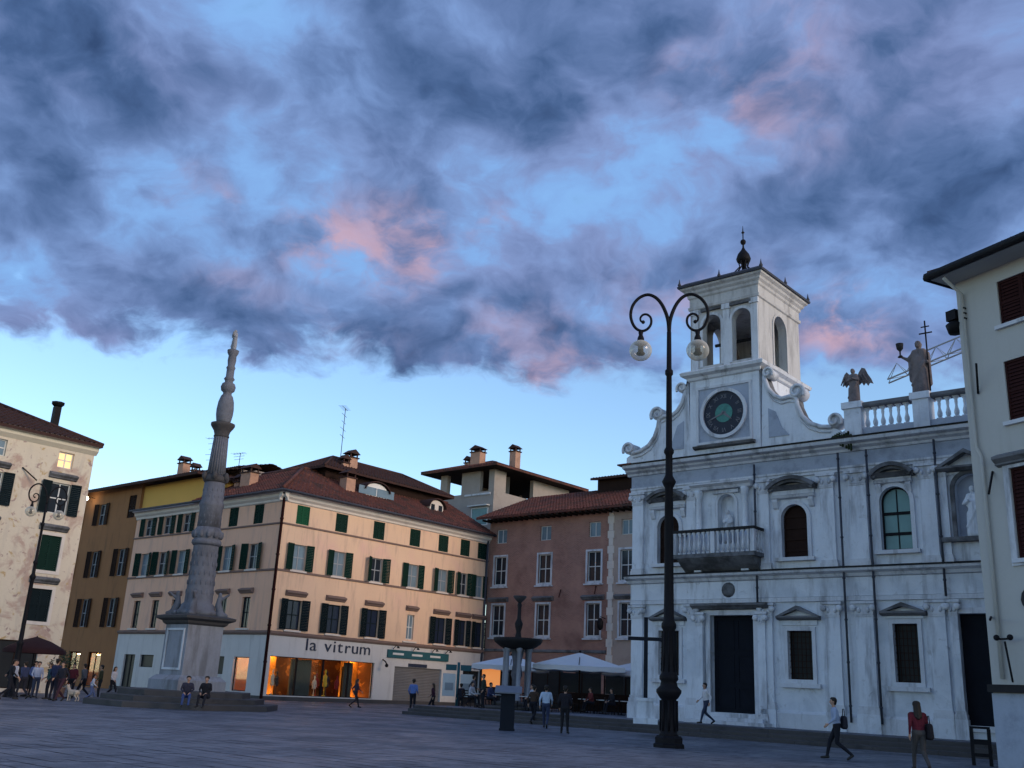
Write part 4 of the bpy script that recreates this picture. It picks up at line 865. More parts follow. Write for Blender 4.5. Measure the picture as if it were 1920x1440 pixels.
mb.build('portal_roundel', M['dirty_trim'], ch)
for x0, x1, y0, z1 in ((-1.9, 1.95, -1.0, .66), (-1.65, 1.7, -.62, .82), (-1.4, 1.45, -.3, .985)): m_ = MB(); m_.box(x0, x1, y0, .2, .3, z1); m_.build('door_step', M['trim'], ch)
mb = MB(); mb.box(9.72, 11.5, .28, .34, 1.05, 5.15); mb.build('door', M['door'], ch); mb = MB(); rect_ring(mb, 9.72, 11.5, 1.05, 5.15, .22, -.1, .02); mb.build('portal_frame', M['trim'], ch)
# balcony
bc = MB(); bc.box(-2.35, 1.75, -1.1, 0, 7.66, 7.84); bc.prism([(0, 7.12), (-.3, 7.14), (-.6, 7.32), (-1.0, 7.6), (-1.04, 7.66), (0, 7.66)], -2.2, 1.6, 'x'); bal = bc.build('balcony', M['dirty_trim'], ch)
m_ = MB(); m_.box(-2.38, 1.78, -1.14, -.92, 8.82, 8.95); m_.box(-2.38, -2.16, -.92, 0, 8.82, 8.95); m_.box(1.56, 1.78, -.92, 0, 8.82, 8.95); m_.build('balcony_rail', M['bronze'], bal)
for x, y in ((-2.27, -1.03), (1.67, -1.03), (-.3, -1.03)): m_ = MB(); m_.cbox(x, y, 7.84, .2, .2, .98); m_.build('balcony_post', M['trim'], bal)
def bal_mesh(h, r, m):
    def f():
        mb = MB(); mb.cbox(0, 0, 0, r * 2, r * 2, h * .08); mb.cbox(0, 0, h * .92, r * 2, r * 2, h * .08)
        mb.lathe([(r * .5, h * .08), (r * .95, h * .2), (r, h * .3), (r * .55, h * .48), (r * .45, h * .6), (r * .65, h * .72), (r * .5, h * .8), (r * .85, h * .88), (r * .85, h * .92)], 10); return mb.mesh('baluster', m)
    return cached(('bal', h, r, m.name), f)
for k in range(15):
    x = -2.02 + k * .2465
    if abs(x + .3) > .16: put('baluster', bal_mesh(.98, .075, M['trim']), bal, (x, -1.03, 7.84))
for k in range(3):
    for x in (-2.27, 1.67): put('baluster', bal_mesh(.98, .075, M['trim']), bal, (x, -.76 + k * .26, 7.84))
# central aedicule
moulding('aedicule_entablature', [(0, 10.92), (-.3, 10.94), (-.36, 11.06), (-.52, 11.16), (-.52, 11.22), (0, 11.26)], -1.85, 1.25, M['trim'])
for x in (-1.5, .9):
    m_ = MB(); m_.cbox(x, -.2, 7.1, .36, .36, 1.8); m_.lathe([(.17, 8.9), (.17, 8.98), (.135, 9.02), (.14, 9.6), (.115, 10.55), (.15, 10.6), (.2, 10.85), (.2, 10.92)], 14, (x, -.2)); m_.build('aedicule_column', M['stone'], ch)
m_ = MB(); arch_ring(m_, -.58, .30, 8.4, 10.7, .14, -.08, .02); m_.box(-.8, .52, -.16, .01, 10.74, 10.9); m_.build('niche_surround', M['trim'], ch)
m_ = MB(); arch_ring(m_, 10.0, 11.2, 8.1, 10.6, .16, -.1, .02); m_.box(9.4, 11.9, -.3, .01, 7.9, 8.08); m_.build('niche_surround', M['dirty_trim'], ch)
def robed(h, arms, extra=(), lean=0.0):
    s = h / 1.8; P = lambda *p: tuple(v * s for v in p)
    caps = [(P(-.1, 0, .05), P(-.1, 0, .75), .19 * s, .16 * s), (P(.1, -.03, .05), P(.09, -.02, .75), .18 * s, .16 * s), (P(0, 0, .7), P(0, 0, 1.12), .2 * s, .19 * s), (P(-.1, 0, 1.1), P(-.12, 0, 1.38), .15 * s, .13 * s), (P(.1, 0, 1.1), P(.12, 0, 1.38), .15 * s, .13 * s),
            (P(0, 0, 1.4), P(lean, -.03, 1.55), .07 * s, .06 * s), (P(lean, -.03, 1.62), P(lean, -.04, 1.68), .1 * s, .1 * s), (P(lean, -.13, 1.6), P(lean, -.14, 1.57), .02 * s, .025 * s), (P(lean, .03, 1.64), P(lean, .04, 1.6), .11 * s, .09 * s), (P(-.22, -.12, .3), P(.18, -.14, 1.0), .06 * s, .07 * s), (P(.2, .05, .2), P(.2, .02, 1.2), .08 * s, .08 * s)]
    for a in arms: caps += [(P(*a[0]), P(*a[1]), .075 * s, .062 * s), (P(*a[1]), P(*a[2]), .06 * s, .042 * s), (P(*a[2]), tuple(np.array(P(*a[2])) + np.array([0, -.05, .04]) * s), .045 * s, .035 * s)]
    return [c + (0,) for c in caps] + [(P(*e[0]), P(*e[1]), e[2] * s, e[3] * s, 0) for e in extra]
put('niche_statue', blob('niche_statue', robed(1.5, [((-.16, 0, 1.38), (-.26, -.08, 1.1), (-.05, -.22, 1.05)), ((.16, 0, 1.38), (.28, -.05, 1.1), (.15, -.2, .95))]), [M['trim']], .025), ch, (-.14, .1, 8.5))
put('niche_statue', blob('niche_statue', robed(2.0, [((-.16, 0, 1.38), (-.3, -.1, 1.12), (-.1, -.22, 1.2)), ((.16, 0, 1.38), (.28, -.05, 1.1), (.2, -.2, .9))]), [M['stone']], .03), ch, (10.65, .05, 8.15))
# clock gable
half = [(1.7, 12.5), (5.45, 12.5), (5.45, 13.05), (5.1, 13.25), (4.6, 13.32), (4.1, 13.55), (3.75, 13.95), (3.55, 14.45), (3.5, 14.85), (3.2, 14.95), (2.8, 14.9), (2.45, 15.1), (2.15, 15.5), (1.95, 16.1), (1.85, 16.6)]
mir = lambda p: (-.3 - p[0], p[1])
for side in (half, [mir(p) for p in half]):
    m_ = MB(); m_.prism(side, -.02, .62, 'y'); m_.build('gable_wing', M['stone'], ch)
    m_ = MB(); m_.tube([(p[0], -.08, p[1]) for p in side[3:-1]], .10, 8); m_.tube([(p[0] * .985, -.04, p[1] - .22) for p in side[3:-1]], .05, 6); m_.build('gable_moulding', M['trim'], ch)
    m_ = MB()
    for p, q in zip(side[3:-1], side[4:]): m_.add([(p[0], -.12, p[1] + .07), (q[0], -.12, q[1] + .07), (q[0], .66, q[1] + .07), (p[0], .66, p[1] + .07)], [(0, 1, 2, 3)])
    m_.build('gable_coping', M['dirty_trim'], ch)
def volute(x, z, r, s):
    m_ = MB(); pts = []
    for k in range(40): a = k / 39 * 2.2 * math.pi * 1.1; rr = r * (1 - k / 46); pts.append((x + s * rr * math.cos(a - .6), -.16, z + rr * math.sin(a - .6)))
    m_.tube(pts, r * .2, 7); q = len(m_.v); m_.lathe([(.02, 0), (r * .8, 0), (r * .8, .72), (.02, .72)], 18)
    for i in range(q, len(m_.v)): a, b, c = m_.v[i]; m_.v[i] = (x + a, -.12 + c, z + b)
    m_.build('volute', M['trim'], ch)
for x, z, r in ((5.25, 13.5, .36), (3.55, 15.1, .40), (2.15, 16.25, .30)): volute(x, z, r, 1); volute(-.3 - x, z, r, -1)
m_ = MB(); m_.box(-2.0, 1.7, -.1, 4.6, 12.5, 16.62); m_.build('clock_block', M['stone'], ch)
m_ = MB(); rect_ring(m_, -1.5, 1.2, 13.3, 15.95, .12, -.17, -.09); m_.build('clock_panel_frame', M['trim'], ch)
m_ = MB(); m_.box(-1.5, 1.2, -.115, -.09, 13.3, 15.95); m_.build('clock_panel', M['frieze'], ch)
m_ = MB(); m_.prism([(2.1, 13.15), (3.1, 13.15), (2.75, 13.55), (2.45, 14.35), (2.1, 14.55)], -.06, 0, 'y'); m_.build('inset_panel', M['frieze'], ch); m_ = MB(); m_.prism([mir(p) for p in [(2.1, 13.15), (3.1, 13.15), (2.75, 13.55), (2.45, 14.35), (2.1, 14.55)]], -.06, 0, 'y'); m_.build('inset_panel', M['frieze'], ch)
def disc(name, r0, r1, y0, y1, m, par, n=40, cx=-.14, cz=14.62):
    a = arc_pts(cx, cz, r0, 0, 360, n) if r0 > 0 else None; b = arc_pts(cx, cz, r1, 0, 360, n); mb = MB()
    if a is None: mb.prism(b[:-1], y0, y1, 'y')
    else:
        for j in range(n): q = [a[j], a[j + 1], b[j + 1], b[j]]; mb.add([(p[0], y0, p[1]) for p in q] + [(p[0], y1, p[1]) for p in q], [(0, 1, 2, 3), (0, 4, 5, 1), (2, 6, 7, 3)])
    return mb.build(name, m, par)
M['clock_navy'] = mat('clock_navy_enamel', (.014, .019, .036), .5, .2, 3, .05); M['clock_green'] = mat('clock_verdigris', (.06, .22, .19), .6, .5, 4, .1, stain=(.02, .07, .08), stain_amt=.7); M['clock_num'] = mat('clock_numeral_stone', (.17, .17, .19), .6, .2, 4, .05)
ck = disc('clock', 0, 1.08, -.14, -.112, M['clock_navy'], ch); disc('clock_rim', 1.08, 1.24, -.25, -.1, M['trim'], ck); disc('clock_centre', 0, .46, -.155, -.138, M['clock_green'], ck, 24)
nums = ['XII', 'I', 'II', 'III', 'IV', 'V', 'VI', 'VII', 'VIII', 'IX', 'X', 'XI']
for k, s_ in enumerate(nums):
    a = R_(90 - 30 * k); o = text(ck, s_, .3, (-.14 + .82 * math.cos(a), -.15, 14.62 + .82 * math.sin(a)), M['clock_num'], 0, .006, 'numeral', .9); o.rotation_euler = (0, R_(30 * k), 0)
for L_, w_, a in ((.85, .05, 250), (.55, .07, 130)):
    m_ = MB(); m_.prism([(-w_, -.12), (w_, -.12), (w_ * .5, L_ * .8), (0, L_), (-w_ * .5, L_ * .8)], -.012, .004, 'y'); o = m_.build('clock_hand', M['clock_num'], ck, (-.14, -.165, 14.62)); o.rotation_euler = (0, R_(a), 0)
moulding('clock_ledge', [(-.1, 12.95), (-.3, 13.0), (-.34, 13.1), (-.1, 13.14)], -1.75, 1.45, M['dirty_trim'])
# bell tower
TX0, TX1, TD = -2.0, 1.72, 4.5
def ring_cornice(name, x0, x1, y0, y1, prof, m):
    """prof: (offset outwards, z) swept round a rectangle with mitred corners"""
    mb = MB(); n = len(prof); vs = []
    for off, z in prof: vs += [(x0 - off, y0 - off, z), (x1 + off, y0 - off, z), (x1 + off, y1 + off, z), (x0 - off, y1 + off, z)]
    mb.add(vs, [(i * 4 + j, i * 4 + (j + 1) % 4, i * 4 + 4 + (j + 1) % 4, i * 4 + 4 + j) for i in range(n - 1) for j in range(4)] + [(0, 3, 2, 1), tuple((n - 1) * 4 + j for j in range(4))]); return mb.build(name, m, ch)
ring_cornice('tower_base_cornice', TX0, TX1, -.1, TD + .1, [(.02, 16.45), (.1, 16.5), (.14, 16.62), (.34, 16.72), (.38, 16.86), (.3, 16.93), (.02, 17.0)], M['trim'])
M['tower'] = mat('cream_tower_stone', (.50, .495, .495), .85, .18, .9, .3, 9, stain=(.22, .21, .21), stain_amt=.7, streak=True, lo=.46, hi=.7)
m_ = MB(); facade(m_, TX0, TX1, 16.95, 21.0, [(-1.30, -.28, 17.2, 19.82, 1), (.32, 1.34, 17.2, 19.82, 1)], .4); m_.rot(0, (0, 0, 0))
k = len(m_.v); facade(m_, 0, TD, 16.95, 21.0, [(1.55, 2.95, 17.2, 19.9, 1)], .4); m_.rot(R_(90), (TX1, 0, 0), k)
k = len(m_.v); facade(m_, 0, TD, 16.95, 21.0, [(1.55, 2.95, 17.2, 19.9, 1)], .4); m_.rot(R_(-90), (TX0, TD, 0), k)
k = len(m_.v); facade(m_, 0, TX1 - TX0, 16.95, 21.0, [], .4); m_.rot(R_(180), (TX1, TD, 0), k)
m_.build('belfry_wall', M['tower'], ch)
m_ = MB(); k = .4; m_.add([(TX0 + k, k, 16.96), (TX1 - k, k, 16.96), (TX1 - k, TD - k, 16.96), (TX0 + k, TD - k, 16.96)], [(0, 1, 2, 3)]); m_.add([(TX0 + k, k, 20.9), (TX1 - k, k, 20.9), (TX1 - k, TD - k, 20.9), (TX0 + k, TD - k, 20.9)], [(3, 2, 1, 0)]); m_.build('belfry_floor', M['soffit'], ch)
for a, b in ((-1.30, -.28), (.32, 1.34)): m_ = MB(); arch_ring(m_, a, b, 17.15, 19.82, .13, -.06, .02); m_.box(a - .2, a + .25, -.12, 0, 20.02, 20.12) if False else None; m_.build('arch_surround', M['trim'], ch)
m_ = MB(); arch_ring(m_, 1.55, 2.95, 17.15, 19.9, .12, -.05, .02); m_.rot(R_(90), (TX1, 0, 0)); m_.build('arch_surround', M['tower'], ch)
for x in (-1.72, .02, 1.53): m_ = MB(); m_.box(x - .17, x + .17, -.07, .01, 17.0, 19.95); m_.box(x - .23, x + .23, -.13, .01, 19.95, 20.22); m_.build('belfry_pilaster', M['trim'], ch)
m_ = MB(); m_.box(-1.35, -.2, -.14, 0, 20.05, 20.2); m_.box(.25, 1.4, -.14, 0, 20.05, 20.2); m_.build('arch_hood', M['dirty_trim'], ch)
ring_cornice('belfry_entablature', TX0, TX1, 0, TD, [(.01, 20.24), (.08, 20.28), (.10, 20.42), (.03, 20.46), (.03, 20.98)], M['tower'])
ring_cornice('belfry_cornice', TX0, TX1, 0, TD, [(.03, 20.85), (.1, 20.92), (.12, 21.04), (.22, 21.14), (.25, 21.24), (.38, 21.34), (.40, 21.44)], M['tower'])
ring_cornice('belfry_gutter', TX0, TX1, 0, TD, [(.34, 21.42), (.48, 21.44), (.50, 21.54), (.40, 21.60), (.2, 21.75), (-1.4, 22.5), (-1.75, 22.6)], M['lead'])
bl = MB(); bl.lathe([(.42, 18.0), (.40, 18.08), (.30, 18.3), (.24, 18.65), (.18, 18.8), (.05, 18.86)], 18, (.8, 1.8)); bl.lathe([(.36, 18.1), (.34, 18.18), (.26, 18.38), (.2, 18.7), (.15, 18.82), (.04, 18.86)], 18, (-.9, 2.4)); bl.tube([(-1.7, 2.0, 18.95), (1.5, 2.0, 18.95)], .09, 8); bl.build('bell', M['bronze'], ch)
fx, fy = -.14, 2.25
m_ = MB()
for k in range(8): a = k * math.pi / 4; m_.tube([(fx + .42 * math.cos(a), fy + .42 * math.sin(a), 22.45), (fx + .5 * math.cos(a), fy + .5 * math.sin(a), 22.75), (fx + .2 * math.cos(a), fy + .2 * math.sin(a), 23.1), (fx + .3 * math.cos(a), fy + .3 * math.sin(a), 23.45)], .035, 6)
m_.lathe([(.1, 22.4), (.1, 23.3), (.34, 23.4), (.38, 23.55), (.30, 23.8), (.12, 24.05), (.05, 24.2), (.04, 24.35), (.12, 24.42), (.15, 24.52), (.12, 24.62), (.03, 24.68), (.03, 25.0), (.09, 25.06), (.03, 25.14), (.01, 25.45)], 14, (fx, fy)); m_.build('iron_finial', M['iron'], ch)
for x, y in ((TX0 - .4, -.4), (TX1 + .4, -.4), (TX1 + .4, TD + .4), ((TX0 + TX1) / 2, -.4), (TX1 + .4, TD / 2)): m_ = MB(); m_.lathe([(.05, 21.55), (.1, 21.65), (.05, 21.75), (.01, 21.98)], 8, (x, y)); m_.build('corner_finial', M['lead'], ch)
# balustrade over the right part
bsd = MB(); bsd.prism([(.0, 12.5), (-.06, 12.52), (-.06, 13.0), (.46, 13.0), (.46, 12.5)], 5.6, XE, 'x'); bo = bsd.build('balustrade', M['frieze'], ch)
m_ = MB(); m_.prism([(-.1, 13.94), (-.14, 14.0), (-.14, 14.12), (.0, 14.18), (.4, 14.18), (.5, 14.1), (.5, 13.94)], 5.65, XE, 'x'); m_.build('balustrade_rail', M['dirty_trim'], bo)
for x, w in ((6.08, .74), (8.98, .66), (12.0, .66)):
    m_ = MB(); m_.box(x - w / 2, x + w / 2, -.16, .56, 12.5, 13.93); m_.box(x - w / 2 - .08, x + w / 2 + .08, -.24, .64, 13.93, 14.22); m_.build('balustrade_pedestal', M['stone'], bo)
for k in range(26):
    x = 6.62 + k * .335
    if all(abs(x - q) > .4 for q in (8.98, 12.0)) and x < 14.8: put('baluster', bal_mesh(.95, .11, M['stone']), bo, (x, .18, 13.0))
# roofs behind, downpipes
m_ = MB(); roof_slope(m_, 10.4, 5.2, 1.6, 0, 0, slope_at(X0, 4.7 + 10.4 + .5, 12.5, -90)); roof_slope(m_, 10.4, 5.2, 1.6, 0, 0, slope_at(X1 - .2, 4.7 + .5, 12.5, 90)); m_.build('roof_slope', M['roof'], ch, norm=False)
moulding('eave_line', [(-.3, 12.52), (-.72, 12.53), (-.72, 12.6), (-.3, 12.62)], X0 - .5, X0 + .3, M['roof'])
for x, z0, z1 in ((1.42, 5.7, 11.9), (5.38, .9, 12.0), (6.62, .9, 12.0), (9.42, 5.8, 12.1)):
    m_ = MB(); m_.tube([(x, -.26, z0), (x, -.26, z1)], .05, 8)
    for zz in np.arange(z0 + .6, z1, 1.7): m_.lathe([(.07, zz), (.07, zz + .07)], 8, (x, -.26))
    m_.build('downpipe', M['lead'], ch)
m_ = MB()
for k in range(9): a = random.uniform(-.5, .5); m_.tube([(5.6 + .05 * k, -.1 - .04 * k, 12.6), (5.5 + .1 * k - .3, -.25, 12.75 + .05 * (k % 4)), (5.4 + .12 * k - .3, -.35 - .05 * (k % 3), 12.55 - .07 * k)], .05, 5)
m_.build('plant_tuft', mat('dark_weed', (.03, .045, .02), .9, .3, 4, .2), ch)

# statues on the balustrade
M['statue'] = mat('weathered_statue_stone', (.17, .145, .145), .9, .35, 2.5, .3, 10, stain=(.05, .045, .05), stain_amt=.7, lo=.45, hi=.65)
st = thing('saint_statue', 'weathered stone saint statue holding chalice and tall cross on balustrade', 'statue', cw(8.98, .18, 14.22), A41)
put('body', blob('body', robed(2.5, [((-.17, 0, 1.38), (-.34, -.05, 1.18), (-.5, -.12, 1.28)), ((.17, 0, 1.38), (.3, -.03, 1.12), (.28, -.12, .98))], [((.28, .02, .3), (.24, .02, 1.3), .07, .09), ((-.26, 0, .5), (-.3, 0, 1.2), .09, .06)]), [M['statue']], .03), st)
m_ = MB(); m_.lathe([(.12, 1.78), (.1, 1.82), (.035, 1.88), (.035, 2.05), (.14, 2.18), (.17, 2.42), (.02, 2.44)], 12, (-.75, -.2)); m_.build('chalice', M['bronze'], st)
m_ = MB(); m_.tube([(.42, -.17, .05), (.40, -.17, 3.3)], .035, 8); m_.tube([(.12, -.17, 2.72), (.68, -.17, 2.72)], .035, 8); m_.tube([(.22, -.17, 3.02), (.58, -.17, 3.02)], .03, 8); m_.build('cross_staff', M['iron'], st)
st = thing('angel_statue', 'small winged angel statue on the first balustrade pedestal', 'statue', cw(6.08, .18, 14.22), A41)
put('body', blob('body', robed(1.72, [((-.16, 0, 1.38), (-.26, -.1, 1.15), (-.05, -.25, 1.15)), ((.16, 0, 1.38), (.28, -.1, 1.15), (.06, -.25, 1.2))], [((0, 0, 0), (0, 0, .3), .3, .22)]), [M['statue']], .025), st)
for s in (-1, 1):
    wp = [(.08, 1.05), (.22, 1.5), (.38, 1.72), (.52, 1.66), (.62, 1.4), (.78, 1.12), (.86, .88), (.70, .95), (.62, .82), (.52, .98), (.42, .86), (.34, 1.02), (.22, .92)] if s > 0 else [(.08, 1.05), (.2, 1.45), (.34, 1.62), (.46, 1.5), (.5, 1.22), (.56, .95), (.46, 1.02), (.4, .88), (.3, 1.0), (.22, .9)]
    m_ = MB(); m_.prism([(s * x, z) for x, z in wp], .12, .2, 'y')
    for k in range(3): m_.tube([(s * (.16 + .14 * k), .11, 1.4), (s * (.3 + .16 * k), .1, 1.0)], [.05, .03], 6)
    m_.build('wing', M['statue'], st)

# ---------------------------------------------------------------- cream building at the right edge
RO = Vector((14.79, 30.62, 0)); A65 = R_(-65)
rb = thing('right_edge_house', 'tall grey-cream house with maroon shutters and deep eaves at the right edge', 'building', RO, A65)
rw = [(2.35, 13.3, 1.6, 1.5), (2.3, 10.15, 1.6, 1.95), (2.2, 5.95, 1.75, 2.75), (6.6, 13.3, 1.6, 1.5), (6.6, 10.15, 1.6, 1.95), (6.6, 5.95, 1.75, 2.75)]
mb = MB(); facade(mb, 0, 12, .0, 15.3, [(x - w / 2, x + w / 2, z, z + h) for x, z, w, h in rw], .3); mb.add([(0, 0, 0), (0, 14, 0), (0, 14, 15.3), (0, 0, 15.3)], [(0, 1, 2, 3)]); mb.add([(12, 0, 0), (12, 14, 0), (12, 14, 15.3), (12, 0, 15.3)], [(0, 1, 2, 3)]); mb.add([(0, 14, 0), (12, 14, 0), (12, 14, 15.3), (0, 14, 15.3)], [(0, 1, 2, 3)]); mb.build('wall', M['right'], rb)
for x, z, w, h in rw:
    window(rb, x, z, w, h, 0, 'closed', M['redwood'], M['gframe']); put('window_sill', sill_mesh(round(w + .3, 2), M['trim']), rb, (x, 0, z))
    if z < 9: put('window_hood', hood_mesh(2.5, M['dirty_trim']), rb, (x, -.002, z + h + .08)); r = MB(); rect_ring(r, x - w / 2, x + w / 2, z, z + h, .2, -.06, .02); r.build('window_surround', M['trim'], rb)
hip_roof(rb, .68, 12, 0, 14, 15.5, 2.4, .95, M['roof_dark'])
mb = MB(); mb.box(-.22, 12.9, -.9, 14.9, 15.3, 15.36); mb.build('eave_soffit', M['right'], rb)
mb = MB(); mb.tube([(-.32, -1.0, 15.42), (12.9, -1.0, 15.42)], .14, 8); mb.tube([(-.32, -1.0, 15.42), (-.32, 14.9, 15.42)], .14, 8); mb.build('gutter', M['iron'], rb)
mb = MB(); mb.tube([(.3, -.9, 15.2), (.28, -.1, 14.8), (.28, -.1, 9.6), (.45, -.1, 9.2), (.45, -.1, 2.5)], .06, 8); mb.build('downpipe', M['right'], rb)
mb = MB(); mb.box(-.42, -.04, -.1, .26, 14.05, 14.4); mb.lathe([(.22, 13.6), (.3, 13.9), (.26, 13.95), (.12, 14.05)], 8, (-.23, .08)); mb.build('loudspeaker', M['iron'], rb)
for p in (((.5, -.03, 11.3), (.95, -.55, 12.1)), ((.75, -.03, 8.7), (.95, -.55, 7.9)), ((.2, -.03, 4.3), (.7, -.7, 4.15))): mb = MB(); mb.tube(p, .035, 6); mb.build('flag_holder', M['iron'], rb)
mb = MB(); mb.box(.0, 12, -.06, 0, 0, 2.1); mb.build('base_panel', M['frieze'], rb); mb = MB(); mb.box(-.03, 12, -.2, 0, 2.12, 2.34); mb.build('dark_ledge', M['bronze'], rb)
text(rb, 'C', 1.0, (1.62, -.05, 4.72), M['black'], 0, .03, 'sign_letter', 1.0)
mb = MB(); mb.tube([(.95, -.3, 2.4), (.85, -.35, 3.55)], .03, 6); mb.tube([(.65, -.38, 3.62), (1.05, -.38, 3.62)], .03, 6); mb.ball((.62, -.4, 3.66), .09, 10, 6); mb.ball((1.08, -.4, 3.66), .09, 10, 6); mb.build('twin_spotlight', M['iron'], rb)
for k in range(3): mb = MB(); mb.tube([(.32, -.02, 14.3 - .18 * k), (.32, -.14, 14.3 - .18 * k)], .035, 6); mb.build('cable_insulator', M['iron'], rb)

# ---------------------------------------------------------------- votive column
VC = Vector((-14.66, 49.05, 0))
vc = thing('votive_column', 'tall carved grey stone votive column on octagonal dark steps with figure on top', 'column', VC, A41)
for k, (r, z0, z1) in enumerate(((4.45, 0, .26), (3.75, .2, .5), (3.05, .44, .76))):
    m_ = MB(); m_.lathe([(r, z0), (r, z1 - .03), (r - .03, z1), (.5, z1)], 8, a0=R_(22.5), smooth=False); m_.build('step', M['dark_stone'], vc)
def sqring(prof, name, m, tw=0.0):
    m_ = MB(); n = len(prof); vs = []
    for w, z in prof: vs += [(-w, -w, z), (w, -w, z), (w, w, z), (-w, w, z)]
    m_.add(vs, [(i * 4 + j, i * 4 + (j + 1) % 4, i * 4 + 4 + (j + 1) % 4, i * 4 + 4 + j) for i in range(n - 1) for j in range(4)] + [(0, 3, 2, 1), tuple((n - 1) * 4 + j for j in range(4))]); return m_.build(name, m, vc)
sqring([(1.28, .74), (1.28, 1.2), (1.18, 1.3), (1.05, 1.42)], 'pedestal_base', M['ped_stone']); pd = sqring([(.96, 1.4), (.96, 3.75)], 'pedestal', M['ped_stone']); sqring([(.98, 3.72), (1.08, 3.8), (1.12, 3.9), (1.34, 4.0), (1.36, 4.12), (1.05, 4.2)], 'pedestal_cornice', M['dark_stone'])
for a in (0, 90):
    m_ = MB(); rect_ring(m_, -.66, .66, 1.75, 3.45, .1, -1.01, -.95); m_.rot(R_(a) if a == 0 else R_(-90)); m_.build('pedestal_panel', M['trim'], pd)
m_ = MB()
for x, z, w, h in ((-.3, 2.9, .5, .25), (.25, 2.5, .6, .2), (-.2, 2.15, .7, .18)): m_.box(x - w / 2, x + w / 2, -1.0, -.955, z, z + h)
m_.rot(R_(-90)); m_.build('pedestal_relief', M['trim'], pd)
for x, y in ((-.86, -.86), (.86, -.86), (.86, .86), (-.86, .86)):
    b_ = blob('corner_figure', [((x * .95, y * .95, 4.2), (x * .8, y * .8, 4.7), .2, .17, 0), ((x * .8, y * .8, 4.7), (x * .8, y * .8, 5.05), .17, .1, 0), ((x * .82, y * .82, 5.2), (x * .82, y * .82, 5.25), .11, .1, 0), ((x * .8, y * .8, 4.9), (x * 1.2, y * 1.15, 5.25), .08, .06, 0), ((x, y, 4.3), (x * 1.15, y * 1.15, 4.25), .13, .1, 0), ((x * .9, y * .8, 4.3), (x * .5, y * 1.05, 4.28), .13, .11, 0)], [M['grey_stone']], .04); put('corner_figure', b_, vc)
m_ = MB(); m_.lathe([(.95, 4.2), (.95, 4.4), (.82, 4.5), (.78, 4.7), (.66, 4.8), (.66, 5.0), (.63, 5.6), (.60, 7.4), (.60, 7.6)], 24); m_.build('shaft', M['grey_stone'], vc)
m_ = MB()
for k in range(16):
    for j in range(5): a = k * math.pi / 8 + (j % 2) * .2; r_ = .645 - .01 * j; m_.ball((r_ * math.cos(a), r_ * math.sin(a), 5.3 + .45 * j), (.035, .035, .13), 6, 4)
for k in range(14):
    for j in range(6): a = k * math.pi / 7 + (j % 2) * .22; r_ = .545 - .008 * j; m_.ball((r_ * math.cos(a), r_ * math.sin(a), 8.65 + .33 * j), (.03, .03, .10), 6, 4)
o = m_.build('carved_relief', M['grey_stone'], vc); o['kind'] = 'stuff'
m_ = MB(); m_.lathe([(.62, 7.55), (.72, 7.65), (.70, 7.8), (.60, 7.9), (.68, 8.0), (.74, 8.2), (.62, 8.35), (.56, 8.45)], 24)
for k in range(12): a = k * math.pi / 6; m_.ball((.66 * math.cos(a), .66 * math.sin(a), 8.1), (.12, .12, .2), 8, 6)
m_.build('carved_ring', M['grey_stone'], vc)
m_ = MB(); n = 16; vs = []
prof = [(.56, 8.4), (.55, 9.4), (.60, 9.5), (.60, 9.65), (.53, 9.75), (.5, 10.7)]
m_.lathe(prof, 24); m_.build('shaft', M['grey_stone'], vc)
m_ = MB(); m_.lathe([(.5, 10.7), (.58, 10.78), (.6, 10.95), (.5, 11.05), (.45, 11.1)], 24)
for k in range(6): a = k * math.pi / 3 + .4; m_.ball((.6 * math.cos(a), .6 * math.sin(a), 11.0), (.13, .13, .22), 8, 6)
m_.build('carved_ring', M['dark_stone'], vc)
m_ = MB()
for k in range(20): a = k * math.pi / 10; m_.tube([(.40 * math.cos(a), .40 * math.sin(a), 11.1), (.32 * math.cos(a), .32 * math.sin(a), 13.05)], [.055, .045], 6)
m_.lathe([(.42, 11.05), (.33, 13.1)], 20); m_.build('shaft', M['grey_stone'], vc)
m_ = MB(); m_.lathe([(.34, 13.05), (.40, 13.1), (.36, 13.2), (.42, 13.4), (.56, 13.6), (.60, 13.68), (.60, 13.78), (.4, 13.82)], 20); m_.build('capital', M['dark_stone'], vc)
m_ = MB(); m_.lathe([(.32, 13.8), (.37, 13.95), (.42, 14.25), (.43, 14.55), (.39, 14.95), (.30, 15.25), (.22, 15.35), (.22, 15.45), (.34, 15.55), (.38, 15.75), (.32, 15.92), (.2, 16.0), (.22, 16.1), (.28, 16.18), (.2, 16.3), (.2, 16.7), (.24, 16.8), (.18, 16.9), (.22, 17.2), (.2, 17.45), (.28, 17.6), (.3, 17.75), (.2, 17.8)], 20); m_.build('baluster_top', M['grey_stone'], vc)
b_ = blob('crowning_figure', robed(1.15, [((-.16, 0, 1.38), (-.24, -.1, 1.15), (-.02, -.24, 1.2)), ((.16, 0, 1.38), (.26, -.1, 1.12), (.05, -.24, 1.2))], [((.1, -.22, 1.3), (.12, -.22, 1.5), .12, .09)]), [M['ped_stone']], .022); put('crowning_figure', b_, vc, (0, 0, 17.78))

